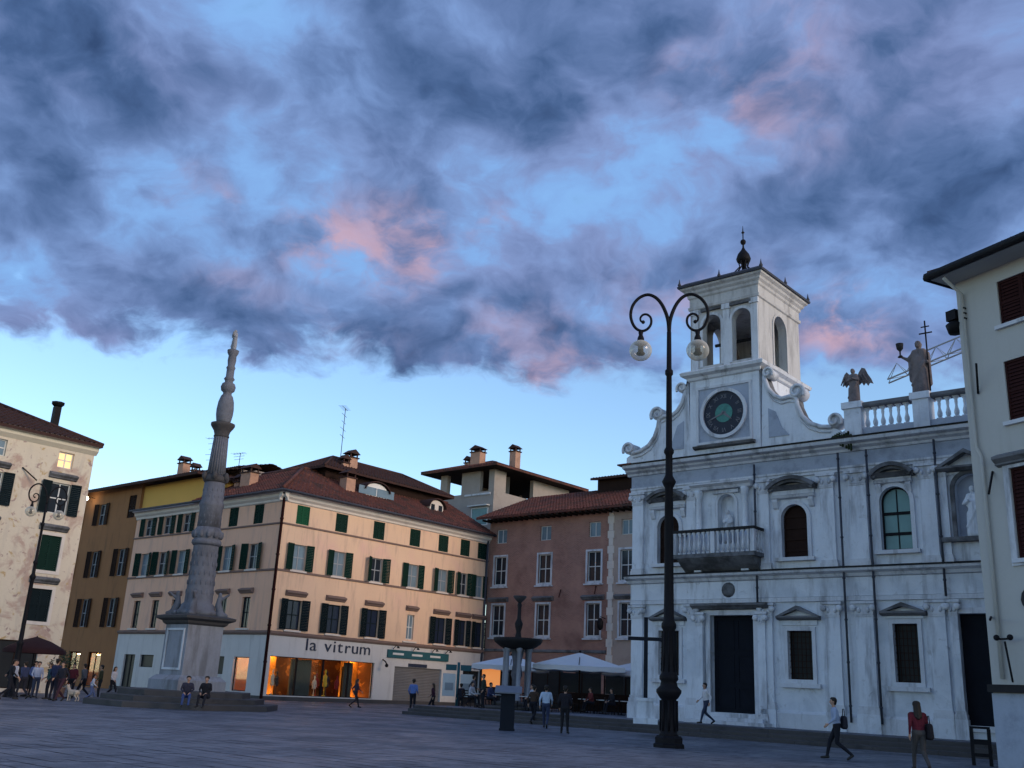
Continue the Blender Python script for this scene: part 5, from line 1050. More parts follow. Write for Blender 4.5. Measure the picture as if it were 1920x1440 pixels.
# ---------------------------------------------------------------- street lamps
def crook_path(s, k=1.0):
    """swan-neck with inner spiral, in the local xz plane"""
    pts = [(0, 13.95), (s * .03, 14.35), (s * .12, 14.7), (s * .28, 15.05), (s * .5, 15.3), (s * .78, 15.4), (s * 1.08, 15.27), (s * 1.3, 14.98), (s * 1.37, 14.62), (s * 1.3, 14.3), (s * 1.15, 14.08), (s * .95, 14.0), (s * .76, 14.08), (s * .64, 14.27), (s * .65, 14.5), (s * .78, 14.63), (s * .93, 14.62), (s * 1.02, 14.5), (s * 1.0, 14.38), (s * .9, 14.33)]
    return [(x, 0, z) for x, z in pts]
def smooth_path(p, n=4):
    p = [Vector(q) for q in p]; out = []
    for i in range(len(p) - 1):
        a, b, c, d = p[max(i - 1, 0)], p[i], p[i + 1], p[min(i + 2, len(p) - 1)]
        for k in range(n): t = k / n; out.append(.5 * ((2 * b) + (c - a) * t + (2 * a - 5 * b + 4 * c - d) * t * t + (3 * b - a - 3 * c + d) * t ** 3))
    return out + [p[-1]]
def opal_globe():
    m, q, b = principled('clear_lamp_globe'); q.n.remove(b)
    tr = q.new('ShaderNodeBsdfTransparent'); tr.inputs[0].default_value = (.93, .92, .88, 1); gl = q.new('ShaderNodeBsdfGlossy'); gl.inputs[1].default_value = .08; df = q.new('ShaderNodeBsdfDiffuse'); df.inputs[0].default_value = (.75, .72, .62, 1)
    lw = q.new('ShaderNodeLayerWeight'); lw.inputs[0].default_value = .45; a = q.new('ShaderNodeMixShader'); c = q.new('ShaderNodeMixShader')
    a.inputs[0].default_value = .12; q.l.new(df.outputs[0], a.inputs[1]); q.l.new(gl.outputs[0], a.inputs[2])
    q.put(c.inputs[0], q.math('MULTIPLY_ADD', lw.outputs['Facing'], .7, .2, clamp=True)); q.l.new(tr.outputs[0], c.inputs[1]); q.l.new(a.outputs[0], c.inputs[2]); q.l.new(c.outputs[0], q.n['Material Output'].inputs[0]); return m
M['globe'] = opal_globe()
def lamp(loc, rz, label, sc=1.0, detail=True):
    t = thing('street_lamp', label, 'street lamp', loc, rz, 'twin swan-neck street lamps'); t.scale = (sc, sc, sc); n = 16 if detail else 10
    m_ = MB(); m_.lathe([(.52, 0), (.52, .1), (.46, .14), (.46, .3), (.40, .36)], 8, a0=R_(22.5), smooth=False); m_.build('base', M['iron'], t)
    m_ = MB(); m_.lathe([(.34, .34), (.27, .42), (.25, .7), (.24, 1.45), (.3, 1.5), (.40, 1.66), (.40, 1.74), (.28, 1.86), (.25, 2.0), (.30, 2.06), (.30, 2.16), (.25, 2.24), (.225, 2.5), (.20, 3.6), (.24, 3.68), (.24, 3.8), (.17, 3.92), (.155, 5), (.14, 8.3), (.2, 8.42), (.24, 8.52), (.17, 8.66), (.125, 8.75), (.12, 9.45), (.17, 9.53), (.17, 9.62), (.11, 9.72), (.095, 12.3), (.14, 12.36), (.14, 12.5), (.09, 12.56), (.08, 13.95), (.04, 14.0)], n); m_.build('post', M['iron'], t)
    if detail:
        for k in range(8):
            a = k * math.pi / 4; m_ = MB(); m_.tube([(.26 * math.cos(a), .26 * math.sin(a), .5), (.255 * math.cos(a), .255 * math.sin(a), 1.42)], .04, 6); m_.build('flute', M['iron'], t)
            m_ = MB(); m_.tube([(.23 * math.cos(a), .23 * math.sin(a), 2.3), (.20 * math.cos(a), .20 * math.sin(a), 3.55)], .028, 6); m_.build('flute', M['iron'], t)
    for s in (-1, 1):
        p = smooth_path(crook_path(s), 4 if detail else 2); L_ = len(p); m_ = MB(); m_.tube(p, [.07 - .035 * i / L_ for i in range(L_)], 8); m_.ball((s * .92, 0, 14.34), .07, 8, 6); arm = m_.build('arm', M['iron'], t)
        x = s * 1.0; m_ = MB(); m_.lathe([(.05, 14.0), (.09, 13.95), (.07, 13.85), (.12, 13.72), (.12, 13.66), (.16, 13.6), (.24, 13.54), (.24, 13.5), (.1, 13.48)], 12, (x, 0)); hd = m_.build('lamp_cap', M['iron'], arm)
        m_ = MB(); m_.ball((x, 0, 13.26), (.40, .40, .38), 24, 14); m_.build('globe', M['globe'], t)
        m_ = MB(); m_.lathe([(.07, 13.5), (.1, 13.4), (.1, 13.22), (.16, 13.16), (.14, 13.1), (.02, 13.08)], 10, (x, 0)); m_.build('lamp_socket', M['bronze'], t)
    return t
LP = ground(1254, 1402); lamp(LP, -math.atan2(LP.x, LP.y), 'tall black twin swan-neck lamp post with clear globes in front of the church')
lp2 = ground(22, 1297); lp2 = at_dist(22, 1290, 56); lp2.z = 0
lamp(lp2, R_(40), 'slender dark swan-neck lamp post against the cream frescoed house at far left', .68, False)

# ---------------------------------------------------------------- iron cross on stone base
cp_ = ground(1210, 1357, .48); cp_.z = .48
cr = thing('iron_cross', 'dark iron cross on a stone block beside the church corner', 'cross', cp_, R_(-8))
m_ = MB(); m_.cbox(0, 0, 0, .95, .95, .22); m_.prism([(-.36, .22), (.36, .22), (.30, .85), (-.30, .85)], -.34, .34, 'y'); m_.cbox(0, 0, .85, .78, .78, .12); m_.build('stone_base', M['stone'], cr)
m_ = MB(); m_.box(-.08, .08, -.08, .08, .97, 4.1); m_.box(-.72, .72, -.07, .07, 3.18, 3.32); m_.build('cross_bars', M['iron_blue'], cr)

# ---------------------------------------------------------------- fountain
fp_ = at_dist(965, 1345, 57); fp_.z = .48
ft = thing('fountain', 'stone fountain with wide dark basin on columns before the brick palazzo', 'fountain', fp_, R_(20))
FS = .92
def fl(prof, name, m, n=20, c=(0, 0)): m_ = MB(); m_.lathe([(r * FS, z * FS) for r, z in prof], n, c); return m_.build(name, m, ft)
fl([(2.0, 0), (2.0, .18), (1.9, .2), (.3, .2)], 'step', M['dark_stone'], 8); fl([(1.5, .19), (1.5, .42), (1.42, .45), (.3, .45)], 'step', M['dark_stone'], 8)
for k in range(6):
    a = k * math.pi / 3 + .3; fl([(.2, .45), (.2, .6), (.14, .66), (.13, 3.3), (.19, 3.4), (.19, 3.55)], 'fountain_column', M['ped_stone'], 12, (.72 * math.cos(a), .72 * math.sin(a)))
fl([(.35, .4), (.3, .8), (.22, 1.6), (.35, 2.0), (.25, 2.6), (.4, 3.5)], 'stem', M['grey_stone'])
fl([(.9, 3.5), (1.1, 3.62), (1.42, 3.85), (1.5, 4.0), (1.5, 4.12), (1.38, 4.12), (1.2, 3.92), (.1, 3.9)], 'basin', M['bronze'], 24)
fl([(.3, 3.9), (.2, 4.2), (.14, 4.5), (.22, 4.8), (.25, 5.0), (.12, 5.3), (.1, 5.9), (.14, 6.1), (.08, 6.3)], 'upper_stem', M['bronze']); fl([(.1, 6.25), (.3, 6.45), (.42, 6.6), (.4, 6.66), (.05, 6.6)], 'upper_bowl', M['dark_stone'])

# ---------------------------------------------------------------- parasols and cafe
def parasol(loc, w, d, zlow, ztop, rz, label):
    t = thing('cafe_parasol', label, 'parasol', loc, rz, 'white cafe parasols'); n = 10; m_ = MB()
    cs = [(-w / 2, -d / 2), (w / 2, -d / 2), (w / 2, d / 2), (-w / 2, d / 2)]
    for j in range(4):
        a, b = cs[j], cs[(j + 1) % 4]; vs = []; fs = []
        for i in range(n + 1):
            for k in range(n + 1):
                u, v_ = i / n, k / n; x = (a[0] + (b[0] - a[0]) * u) * v_; y = (a[1] + (b[1] - a[1]) * u) * v_
                vs.append((x, y, ztop + (zlow - ztop) * v_ - .16 * math.sin(math.pi * v_) * math.sin(math.pi * u)))
        for i in range(n):
            for k in range(n): fs.append((i * (n + 1) + k, i * (n + 1) + k + 1, (i + 1) * (n + 1) + k + 1, (i + 1) * (n + 1) + k))
        o = len(vs); m = 24
        for i in range(m + 1): u = i / m; x = a[0] + (b[0] - a[0]) * u; y = a[1] + (b[1] - a[1]) * u; vs += [(x, y, zlow), (x * 1.004, y * 1.004, zlow - .24 - .05 * abs(math.sin(u * 4 * math.pi)))]
        for i in range(m): fs.append((o + 2 * i, o + 2 * i + 1, o + 2 * i + 3, o + 2 * i + 2))
        m_.add(vs, fs, True)
    m_.build('canopy', M['canvas'], t)
    m_ = MB(); m_.tube([(0, 0, 0), (0, 0, ztop)], .05, 8); m_.cbox(0, 0, 0, .8, .8, .1); m_.build('pole', M['wood'], t)
    for c in cs + [(0, -d / 2), (0, d / 2)]: m_ = MB(); m_.tube([(0, 0, ztop - .12), (c[0] * .97, c[1] * .97, zlow - .06)], .022, 5); m_.build('rib', M['wood'], t)
    m_ = MB(); m_.ball((0, 0, ztop + .04), .08, 8, 6); m_.build('finial', M['wood'], t)
pbase = .48
pa = at_dist(1085, 1330, 60); pa.z = pbase; parasol(pa, 5.2, 4.4, 2.5, 3.3, R_(-6), 'large white cafe parasol nearest the church corner')
pa = at_dist(1192, 1330, 61); pa.z = pbase; parasol(pa, 4.0, 4.0, 2.4, 2.95, R_(-6), 'white cafe parasol half hidden behind the church corner')
pa = at_dist(955, 1330, 63); pa.z = pbase; parasol(pa, 4.6, 4.2, 2.4, 3.05, R_(-2), 'white cafe parasol behind the fountain columns')
def chair_parts(t):
    for x in (-.2, .2):
        for y in (-.2, .2): m_ = MB(); m_.tube([(x, y, 0), (x * .95, y * .95, .45)], .016, 5); m_.build('leg', M['iron'], t)
    m_ = MB(); m_.box(-.22, .22, -.22, .22, .44, .47); m_.build('seat', M['wood'], t)
    m_ = MB()
    for x in (-.2, .2): m_.tube([(x, .2, .46), (x, .27, .88)], .016, 5)
    for z in (.62, .74, .86): m_.box(-.2, .2, .225 + .15 * (z - .46), .25 + .15 * (z - .46), z - .04, z + .03)
    m_.build('backrest', M['wood'], t)
def table_parts(t):
    m_ = MB(); m_.lathe([(.02, .70), (.36, .70), (.37, .72), (.36, .74), (.02, .74)], 18); m_.build('tabletop', M['wframe'], t); m_ = MB(); m_.lathe([(.22, 0), (.22, .03), (.03, .06), (.03, .7)], 10); m_.build('pedestal', M['iron'], t)
spots = [(895, 58, 0), (930, 57.5, 1), (985, 55, 2), (1010, 57, 3), (1060, 56, 4), (1095, 58, 5), (1130, 57, 6), (1165, 56, 7)]
tl = ['leftmost cafe table, left of the fountain', 'cafe table just left of the fountain', 'cafe table at the foot of the fountain', 'cafe table right of the fountain', 'cafe table under the left half of the large parasol', 'cafe table under the middle of the large parasol', 'cafe table under the right edge of the large parasol', 'rightmost cafe table, beside the church corner']
for px_, D, k in spots:
    p = at_dist(px_, 1335, D); p.z = .48; t = thing('cafe_table', 'round ' + tl[k], 'table', p, 0, 'cafe tables'); table_parts(t)
    for s, q in ((-1, 'left'), (1, 'right')):
        c = thing('cafe_chair', 'chair %s of %s' % (q, tl[k]), 'chair', p + Vector((s * .62, random.uniform(-.2, .2), 0)), -s * R_(90) + random.uniform(-.3, .3), 'cafe chairs'); chair_parts(c)
# planter screen and menu panel of the cafe
p = at_dist(1125, 1335, 64); p.z = .48; t = thing('cafe_screen', 'dark wooden cafe screen with glazed panels under the large parasol', 'screen', p, R_(-10))
m_ = MB(); m_.box(-2.6, 2.8, -.05, .05, 0, 1.05); m_.build('lower_panel', M['wood'], t)
for x in (-2.6, -1.2, .2, 1.5, 2.7): m_ = MB(); m_.box(x, x + .09, -.055, .055, 0, 2.3); m_.build('post', M['wood'], t)
for x in (-2.5, -1.1, .3, 1.6): m_ = MB(); m_.box(x, x + 1.1, -.01, .01, 1.06, 2.2); m_.build('pane', M['pane_dark'], t)
p = at_dist(921, 1262, 62); p.z = .48; t = thing('lit_menu_board', 'warm lit menu board on a dark stand left of the fountain', 'menu board', p, R_(4)); m_ = MB(); m_.box(-.62, .62, -.06, .06, 1.05, 2.3); m_.box(-.5, -.42, -.05, .05, 0, 1.05); m_.box(.42, .5, -.05, .05, 0, 1.05); m_.build('frame', M['wood'], t); m_ = MB(); m_.box(-.55, .55, -.075, -.062, 1.15, 2.22); m_.build('panel', glow('lit_menu_panel', (1.0, .36, .10), .38), t)

# ---------------------------------------------------------------- plaza furniture
M['iron_slate'] = mat('slate_plate', (.15, .16, .19), .6, .2, 3, .1)
p = ground(950, 1370); t = thing('information_lectern', 'dark square information pillar with slanted pale top in the plaza', 'lectern', p, R_(-2))
m_ = MB(); m_.box(-.30, .30, -.24, .24, 0, .08); m_.box(-.27, .27, -.2, .2, .08, 1.38); m_.build('pillar', M['iron_blue'], t); m_ = MB(); m_.add([(-.52, -.42, 1.36), (.52, -.42, 1.36), (.52, .40, 1.60), (-.52, .40, 1.60), (-.52, -.42, 1.41), (.52, -.42, 1.41), (.52, .40, 1.65), (-.52, .40, 1.65)], [(0, 3, 2, 1), (4, 5, 6, 7), (0, 1, 5, 4), (1, 2, 6, 5), (2, 3, 7, 6), (3, 0, 4, 7)]); m_.build('slanted_top', M['iron_slate'], t)
p = ground(855, 1336); t = thing('map_signpost', 'teal signpost with two pale map panels beside the shuttered shop', 'sign', p, R_(3))
m_ = MB(); m_.tube([(0, 0, 0), (0, 0, 3.0)], .09, 10); m_.lathe([(.3, 0), (.3, .05), (.1, .1)], 12); m_.build('post', M['teal'], t)
for s in (-1, 1): m_ = MB(); m_.box(s * .15 if s > 0 else -.95, .95 if s > 0 else -.15, -.03, .03, .95, 2.3); pn = m_.build('map_panel', M['wframe'], t); m_ = MB(); m_.box(*((.28, .8) if s > 0 else (-.8, -.28)), -.04, -.032, 1.3, 1.75); m_.build('map_print', M['gframe'], pn); m_ = MB(); m_.box(*((.12, .8) if s > 0 else (-.8, -.12)), -.05, .05, 2.5, 2.85); m_.build('direction_plate', M['teal'], t)
p = ground(1843, 1436); t = thing('menu_stand', 'dark slatted stand at the foot of the right-edge house', 'stand', p, R_(-30))
m_ = MB()
for x in (-.24, .24): m_.box(x - .05, x + .05, -.05, .05, 0, 1.05)
m_.build('posts', M['iron'], t)
for z, h in ((.25, .1), (.6, .15), (1.05, .07)): m_ = MB(); m_.box(-.28, .28, -.03, .03, z, z + h); m_.build('cross_rail', M['iron'], t)

# ---------------------------------------------------------------- distant crane
cp0 = at_dist(1665, 715, 85); cp1 = at_dist(1960, 592, 85); t = thing('tower_crane', 'pale lattice crane jib reaching out behind the saint statue', 'crane', (cp0.x, cp0.y, 0), math.atan2(cp1.y - cp0.y, cp1.x - cp0.x))
jl = (cp1.xy - cp0.xy).length + 16; z0 = cp0.z; slope = (cp1.z - cp0.z) / (cp1.xy - cp0.xy).length
def jz(x): return z0 + x * slope
m_ = MB(); n = 18; w = .55; dx = jl / n
m_.tube([(0, -w, jz(0)), (jl, -w, jz(jl))], .07, 5); m_.tube([(0, w, jz(0)), (jl, w, jz(jl))], .07, 5); m_.tube([(dx, 0, jz(dx) + 1.25), (jl, 0, jz(jl) + 1.25)], .07, 5)
for k in range(n):
    a = k * dx; b = a + dx
    for s in (-w, w): m_.tube([(a, s, jz(a)), (a + dx / 2, 0, jz(a + dx / 2) + 1.25), (b, s, jz(b))], .04, 4)
    m_.tube([(a, -w, jz(a)), (b, w, jz(b))], .03, 4)
m_.build('jib', mat('pale_crane_paint', (.30, .32, .36), .6, .2, 1, .05), t)
m_ = MB(); xm = jl - 4
for sx in (-.8, .8):
    for sy in (-.8, .8): m_.tube([(xm + sx, sy, 0), (xm + sx, sy, jz(xm) + 5)], .1, 5)
for k in range(18):
    z = k * (jz(xm)) / 18; h = jz(xm) / 18
    for sy in (-.8, .8): m_.tube([(xm - .8, sy, z), (xm + .8, sy, z + h)], .05, 4)
    for sx in (-.8, .8): m_.tube([(xm + sx, -.8, z), (xm + sx, .8, z + h)], .05, 4)
m_.build('mast', M['gframe'], t)

# ---------------------------------------------------------------- people
M['skin'] = mat('skin', (.40, .24, .17), .6, .08, 6, .05); SHOE = mat('dark_shoes', (.02, .018, .016), .5, .2, 6, .1)
HAIR = {k: mat(k + '_hair', c, .6, .25, 20, .3, 60) for k, c in dict(dark=(.018, .013, .010), brown=(.05, .03, .018), grey=(.22, .21, .20)).items()}
CL = {}
def cloth(c):
    if c not in CL: CL[c] = mat('cloth_%d' % len(CL), c, .9, .2, 5, .25, 40)
    return CL[c]
def person(loc, face, label, top, legs, hair='dark', h=1.72, pose='walk', long_hair=False, sleeves=True, skirt=False, ph=1, arms=None, group='people in the square'):
    """face: heading in degrees clockwise from +Y (0 = away from the camera)"""
    s = h / 1.72; V = lambda x, y, z: (x * s, y * s, z * s)
    HL, HR = (-.09, 0, .90), (.09, 0, .90); pel = .94; dz = 0.0
    if pose == 'walk':
        KL, AL, TL = (-.09, .20, .50), (-.08, .30, .10), (-.08, .46, .05); KR, AR, TR = (.09, .03, .48), (.09, -.36, .17), (.09, -.25, .04)
        EL, WL = (-.25, -.12, 1.13), (-.25, -.05, .90); ER, WR = (.25, .08, 1.14), (.23, .27, .98)
        if ph < 0: KL, KR = (-.09, KR[1], KR[2]), (.09, KL[1], KL[2]); AL, AR = (-.09, AR[1], AR[2]), (.08, AL[1], AL[2]); TL, TR = (-.09, TR[1], TR[2]), (.08, TL[1], TL[2]); EL, ER = (-.25, ER[1], ER[2]), (.25, EL[1], EL[2]); WL, WR = (-.23, WR[1], WR[2]), (.25, WL[1], WL[2])
    elif pose == 'sit':
        HL, HR = (-.1, 0, .10), (.1, 0, .10); KL, KR = (-.13, .40, .16), (.13, .42, .14); AL, AR = (-.12, .52, -.24), (.14, .50, -.24); TL, TR = (-.13, .66, -.30), (.15, .64, -.30); dz = -.80
        EL, WL = (-.25, .14, .38), (-.12, .34, .24); ER, WR = (.25, .14, .38), (.12, .36, .24)
    else:
        KL, AL, TL = (-.10, .02, .49), (-.11, -.02, .09), (-.13, .14, .04); KR, AR, TR = (.10, .03, .49), (.12, .0, .09), (.15, .15, .04)
        EL, WL = (-.25, -.04, 1.13), (-.23, .10, .92); ER, WR = (.25, -.03, 1.13), (.2, .18, 1.0)
    if arms: EL, WL, ER, WR = arms
    Z = lambda z: z + dz
    lean = .05 if pose == 'walk' else (.10 if pose == 'sit' else 0)
    C_ = []
    def c(a, b, r0, r1, m): C_.append((V(*a), V(*b), r0 * s, r1 * s, m))
    for H, K, A, T in ((HL, KL, AL, TL), (HR, KR, AR, TR)):
        c(H, K, .092, .066, 1); c(K, A, .064, .043, 1); c((A[0], A[1] - .03, A[2] - .03), T, .042, .036, 2)
    c((-.07, 0, Z(pel)), (.07, 0, Z(pel)), .115, .115, 1); 
    c((-.06, lean * .3, Z(1.03)), (.06, lean * .3, Z(1.03)), .105, .105, 0)
    c((-.07, lean * .5, Z(1.12)), (-.10, lean, Z(1.33)), .105, .10, 0); c((.07, lean * .5, Z(1.12)), (.10, lean, Z(1.33)), .105, .10, 0); c((0, lean * .6, Z(1.1)), (0, lean, Z(1.36)), .11, .10, 0)
    c((-.16, lean, Z(1.395)), (.16, lean, Z(1.395)), .062, .062, 0)
    if skirt: c((-.06, 0, Z(.9)), (-.07, .02, Z(.55)), .12, .15, 1); c((.06, 0, Z(.9)), (.07, .02, Z(.55)), .12, .15, 1)
    hx = lean + .02
    c((0, lean, Z(1.42)), (0, hx, Z(1.50)), .052, .05, 3)
    c((0, hx + .01, Z(1.615)), (0, hx, Z(1.635)), .083, .083, 3); c((0, hx + .03, Z(1.56)), (0, hx + .03, Z(1.58)), .058, .066, 3); c((0, hx + .102, Z(1.60)), (0, hx + .112, Z(1.58)), .010, .014, 3)
    for sx in (-1, 1): c((sx * .084, hx, Z(1.60)), (sx * .086, hx - .008, Z(1.62)), .012, .014, 3)
    am = 0 if sleeves else 3
    for sx, E, W in ((-1, EL, WL), (1, ER, WR)):
        S = (sx * .185, lean, Z(1.385)); c(S, E, .055, .042, 0); c(E, W, .040, .029, am)
        w = np.array(W, float); d = w - np.array(E, float); d /= np.linalg.norm(d); fwd = np.array([0, 1.0, 0]) - d * d[1]; fwd /= max(np.linalg.norm(fwd), .01); pm = w + d * .07
        c(tuple(w), tuple(pm), .03, .036, 3)
        for k, (o, L_) in enumerate(((-.028, .072), (-.009, .082), (.010, .078), (.027, .062))):
            b0 = pm + fwd * o + d * .015; b1 = b0 + d * L_ * .55; b2 = b1 + d * L_ * .4 + np.array([-sx * .02, 0, 0]); c(tuple(b0), tuple(b1), .0105, .010, 3); c(tuple(b1), tuple(b2), .010, .0085, 3)
        tb = w + d * .025 + fwd * .03; c(tuple(tb), tuple(tb + fwd * .028 + d * .04), .012, .010, 3)
    t = thing('person', label, 'person', loc, R_(-face), group)
    put('body', blob('body', C_, [cloth(top), cloth(legs), SHOE, M['skin']], .0135 * s, 2), t)
    hc = [(V(-.02, hx - .02, Z(1.655)), V(.02, hx - .02, Z(1.655)), .085 * s, .085 * s, 0), (V(0, hx - .035, Z(1.62)), V(0, hx - .04, Z(1.56)), .078 * s, .055 * s, 0), (V(0, hx + .03, Z(1.69)), V(0, hx + .045, Z(1.685)), .048 * s, .042 * s, 0)]
    if long_hair: hc += [(V(-.05, hx - .06, Z(1.6)), V(-.06, hx - .10, Z(1.34)), .05 * s, .045 * s, 0), (V(.05, hx - .06, Z(1.6)), V(.06, hx - .10, Z(1.34)), .05 * s, .045 * s, 0), (V(0, hx - .08, Z(1.6)), V(0, hx - .12, Z(1.30)), .055 * s, .045 * s, 0)]
    put('hair', blob('hair', hc, [HAIR[hair]], .014 * s, 2), t)
    ey = MB()
    for sx in (-1, 1): ey.ball(V(sx * .03, hx + .086, Z(1.625)), .011 * s, 8, 6)
    ey.build('eyes', M['black'], t); ey.v = []
    mo = MB(); mo.ball(V(0, hx + .084, Z(1.553)), (.022 * s, .012 * s, .006 * s), 8, 6); mo.build('mouth', cloth((.25, .08, .07)), t)
    return t
def bag(loc, rz, label, size, m, name='shoulder_bag'):
    t = thing(name, label, 'bag', loc, rz); w, d, h = size
    b = blob('pouch', [((-w / 2, 0, .06), (w / 2, 0, .06), d, d, 0), ((-w / 2, 0, h), (w / 2, 0, h), d * .8, d * .8, 0), ((-w / 2, 0, .06), (-w / 2, 0, h), d, d * .8, 0), ((w / 2, 0, .06), (w / 2, 0, h), d, d * .8, 0), ((0, 0, .06), (0, 0, h), d, d * .8, 0)], [m], .02); put('pouch', b, t)
    m_ = MB(); m_.tube([(-w / 2, 0, h), (-w / 4, 0, h + .25), (w / 4, 0, h + .25), (w / 2, 0, h)], .014, 6); m_.build('strap', m, t); return t
dk = (.010, .011, .018)
g1 = ground(1572, 1425); person(g1, -80, 'man in pale blue shirt and dark trousers striding left near the right edge', (.30, .36, .50), dk, 'dark', 1.74, 'walk', ph=-1)
bag((g1.x + .19, g1.y - .08, .88), R_(90), 'dark bag at the hip of the striding man in pale blue', (.22, .08, .3), cloth((.02, .02, .03)))
g2 = ground(1728, 1447); person(g2, 5, 'woman with long dark hair and red top walking past the church at right', (.09, .010, .02), (.06, .055, .055), 'dark', 1.72, 'walk', True, ph=1)
bag((g2.x + .25, g2.y - .05, .80), R_(80), 'black shoulder bag hanging beside the woman in the red top', (.26, .09, .32), cloth((.014, .012, .016)))
g3 = ground(1325, 1358, .48); g3.z = .48; person(g3, -100, 'man in white shirt and jeans strolling past the church door', (.60, .60, .64), (.03, .04, .075), 'dark', 1.72, 'walk', ph=1)
g4 = ground(1022, 1366); person(g4, 8, 'man in pale blue shirt and jeans walking away beside the information pillar', (.40, .48, .60), (.035, .045, .09), 'dark', 1.76, 'walk', ph=1)
g5 = ground(1058, 1376); person(g5, 12, 'person in black coat and trousers beside the man in jeans', (.016, .014, .02), (.014, .013, .016), 'dark', 1.74, 'stand')
g6 = ground(772, 1337); person(g6, 20, 'man in bright blue shirt standing before the roller shutter', (.10, .17, .42), dk, 'dark', 1.82, 'stand')
g7 = at_dist(665, 1320, 64); g7.z = 0; person(g7, 60, 'dark dressed woman walking past the lit shop window', (.04, .03, .05), (.03, .025, .03), 'brown', 1.7, 'walk', True)
sl = Matrix.Rotation(A41, 3, 'Z')
s1 = at_dist(352, 1290, 45.62); s1.z = .50; person(s1, 165, 'seated person in blue jeans, left of the pair on the column steps', (.03, .03, .05), (.04, .07, .2), 'dark', 1.7, 'sit')
s2 = at_dist(388, 1290, 45.9); s2.z = .50; person(s2, 185, 'seated person all in black, right of the pair on the column steps', (.014, .014, .02), (.016, .016, .024), 'dark', 1.75, 'sit')
people_left = [(22, 55.0, 100, 'person in white shirt at the far left edge of the square', (.55, .57, .62), dk, 'stand', 1.74), (42, 54.0, -60, 'person in navy jacket behind the far left lamp post', (.03, .04, .09), (.02, .02, .03), 'walk', 1.7),
    (66, 55.5, 150, 'person in pale blue top below the dark red parasol', (.36, .40, .52), (.05, .06, .10), 'stand', 1.72), (100, 53.0, 20, 'tall person in dark navy coat left of the column', (.025, .03, .07), (.02, .018, .03), 'stand', 1.88), (114, 52.2, 200, 'person in black jacket facing the tall navy coat', (.02, .02, .03), (.05, .02, .03), 'walk', 1.76),
    (172, 54.5, 70, 'child in white and blue by the column steps', (.52, .55, .62), (.10, .14, .28), 'walk', 1.25), (186, 57.0, 250, 'person in olive jacket before the lit ochre doorway', (.05, .045, .02), (.02, .02, .02), 'stand', 1.72)]
for px_, D, f, lab, a, b, po, hh in people_left:
    p = at_dist(px_, 1290, D); p.z = 0; person(p, f, lab, a, b, 'dark', hh, po)
cafe = [(880, 57, 'seated cafe guest in white at the leftmost table', (.5, .5, .55)), (915, 56.6, 'seated cafe guest in navy left of the fountain', (.04, .05, .12)), (1000, 54.2, 'seated cafe guest in pale grey at the foot of the fountain', (.42, .44, .5)), (1110, 56.8, 'seated cafe guest in dark red under the large parasol', (.14, .03, .03)), (1150, 55.6, 'seated cafe guest in black beside the church corner', (.02, .02, .025))]
for px_, D, lab, a in cafe:
    p = at_dist(px_, 1330, D); p.z = .92; t = person(p, 120 if px_ < 1000 else -110, lab, a, dk, 'dark', 1.7, 'sit', group='seated cafe guests')
    c = thing('cafe_chair', 'wooden chair under the ' + lab, 'chair', (p.x, p.y, .48), R_(-(120 if px_ < 1000 else -110)) + math.pi, 'cafe chairs'); chair_parts(c)
more = [(884, 60.5, 70, 'person in grey jacket walking left of the fountain', (.07, .07, .09), 'walk', 1.72), (905, 55.0, 250, 'person in dark green coat on the cafe steps', (.02, .03, .025), 'stand', 1.75), (812, 62.0, -80, 'woman in dark plum coat passing the roller shutter', (.05, .015, .03), 'walk', 1.66),
    (1000, 49.5, 30, 'person in brown jacket between the fountain and the information pillar', (.05, .03, .02), 'walk', 1.74), (10, 52.0, 60, 'person in black at the extreme left edge', (.015, .015, .02), 'walk', 1.75), (84, 54.5, 240, 'person in teal jacket in the group left of the column', (.02, .07, .08), 'stand', 1.68), (128, 57.5, 190, 'person in maroon jacket behind the cream dog', (.08, .012, .02), 'stand', 1.72), (14, 56.0, 200, 'person in charcoal coat behind the black figure at the left edge', (.03, .03, .035), 'stand', 1.78), (54, 57.0, 120, 'person in blue shirt under the dark red parasol', (.05, .09, .24), 'stand', 1.74), (150, 59.0, 280, 'person in grey hoodie behind the child in white and blue', (.09, .09, .10), 'walk', 1.74),
    (205, 62.0, 110, 'person in white top before the ochre building', (.45, .45, .48), 'walk', 1.68)]
for px_, D, f, lab, a, po, hh in more:
    p = at_dist(px_, 1320, D); p.z = .48 if 'cafe steps' in lab or 'left of the fountain' in lab else 0; person(p, f, lab, a, dk, 'brown' if hh < 1.7 else 'dark', hh, po, hh < 1.7)
p = ground(862, 1339); person(p, -30, 'person in black reading the teal map signpost', (.02, .02, .03), (.02, .02, .025), 'dark', 1.72, 'stand')

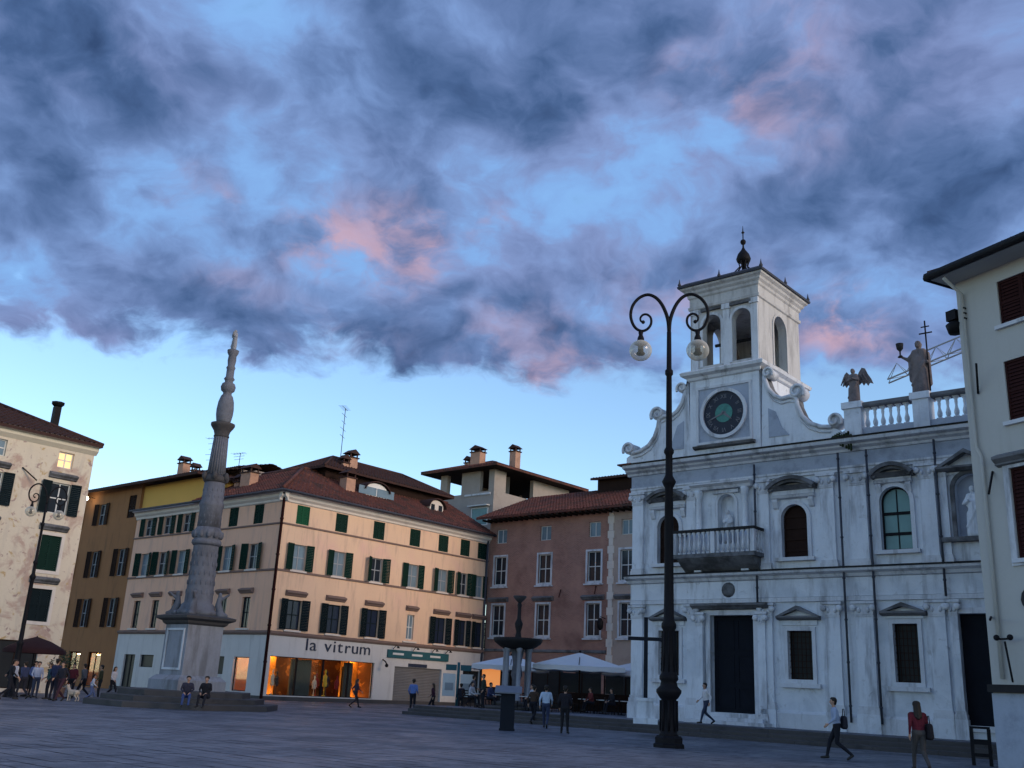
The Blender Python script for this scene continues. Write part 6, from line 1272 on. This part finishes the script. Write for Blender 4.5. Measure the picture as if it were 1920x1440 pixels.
# dog of the group on the left
dp = at_dist(138, 1303, 53.5); dp.z = 0; t = thing('dog', 'small cream dog standing beside the group left of the column', 'dog', dp, R_(70))
dc = [((0, .22, .40), (0, -.20, .41), .125, .10, 0), ((0, .05, .36), (0, .2, .36), .12, .13, 0), ((0, .28, .47), (0, .40, .62), .085, .07, 0), ((0, .42, .66), (0, .46, .66), .085, .075, 0), ((0, .5, .63), (0, .60, .61), .05, .035, 0)]
for sx in (-1, 1):
    dc += [((sx * .075, .24, .36), (sx * .075, .25, .17), .055, .032, 0), ((sx * .075, .25, .17), (sx * .075, .24, .03), .03, .027, 0), ((sx * .075, .25, .025), (sx * .075, .29, .025), .03, .026, 0), ((sx * .075, -.2, .38), (sx * .08, -.13, .24), .075, .045, 0), ((sx * .08, -.13, .24), (sx * .08, -.27, .15), .04, .028, 0), ((sx * .08, -.27, .15), (sx * .08, -.25, .03), .027, .025, 0), ((sx * .08, -.25, .025), (sx * .08, -.2, .025), .028, .025, 0), ((sx * .06, .41, .73), (sx * .075, .38, .66), .03, .022, 0)]
dc += [((0, -.28, .45), (0, -.42, .60), .035, .025, 0), ((0, -.42, .60), (0, -.40, .72), .025, .015, 0)]
put('body', blob('body', dc, [cloth((.50, .42, .34))], .014, 2), t)
# dark red parasol at far left
p = at_dist(52, 1290, 58.2); p.z = 0; t = thing('round_parasol', 'dark red round parasol at the foot of the cream frescoed house', 'parasol', p, 0)
m_ = MB(); n = 16; prof = [(.05, 2.95), (.7, 2.75), (1.3, 2.45), (1.5, 2.3), (1.52, 2.12)]; m_.lathe(prof[::-1], n); m_.f = m_.f[:-2]; m_.mi = m_.mi[:-2]; m_.sm = m_.sm[:-2]; m_.build('canopy', cloth((.022, .006, .008)), t); m_ = MB(); m_.tube([(0, 0, 0), (0, 0, 3.0)], .03, 8); m_.lathe([(.3, 0), (.3, .08), (.05, .12)], 12); m_.build('pole', M['iron'], t)
# shrub by the cream house
def shrub(loc, r, h, label):
    t = thing('potted_shrub', label, 'shrub', loc, 0); m_ = MB(); m_.lathe([(.22, 0), (.3, .45), (.33, .48), (.28, .5), (.05, .46)], 14); m_.build('pot', M['terracotta'], t)
    m_ = MB(); m_.tube([(0, 0, .45), (.02, 0, h * .6)], [.04, .02], 6); m_.build('stem', M['wood'], t); N = 900; vs = []; fs = []
    for k in range(N):
        d = rng.normal(size=3); d /= np.linalg.norm(d); rad = rng.random() ** .4; c = np.array([d[0] * r * rad, d[1] * r * rad, .5 + h / 2 + d[2] * h / 2 * rad]); a = rng.normal(size=3); a /= np.linalg.norm(a); b = np.cross(a, rng.normal(size=3)); b /= np.linalg.norm(b); o = len(vs); L_ = .07
        vs += [tuple(c - a * L_), tuple(c + b * L_ * .4), tuple(c + a * L_), tuple(c - b * L_ * .4)]; fs.append((o, o + 1, o + 2, o + 3))
    m_ = MB(); m_.add(vs, fs); o = m_.build('foliage', mat('shrub_leaf', (.03, .055, .03), .7, .4, 6, .05), t, norm=False); o['kind'] = 'stuff'
p = at_dist(112, 1290, 60.0); p.z = 0; shrub(p, .8, 1.9, 'leafy potted shrub at the corner of the cream frescoed house')
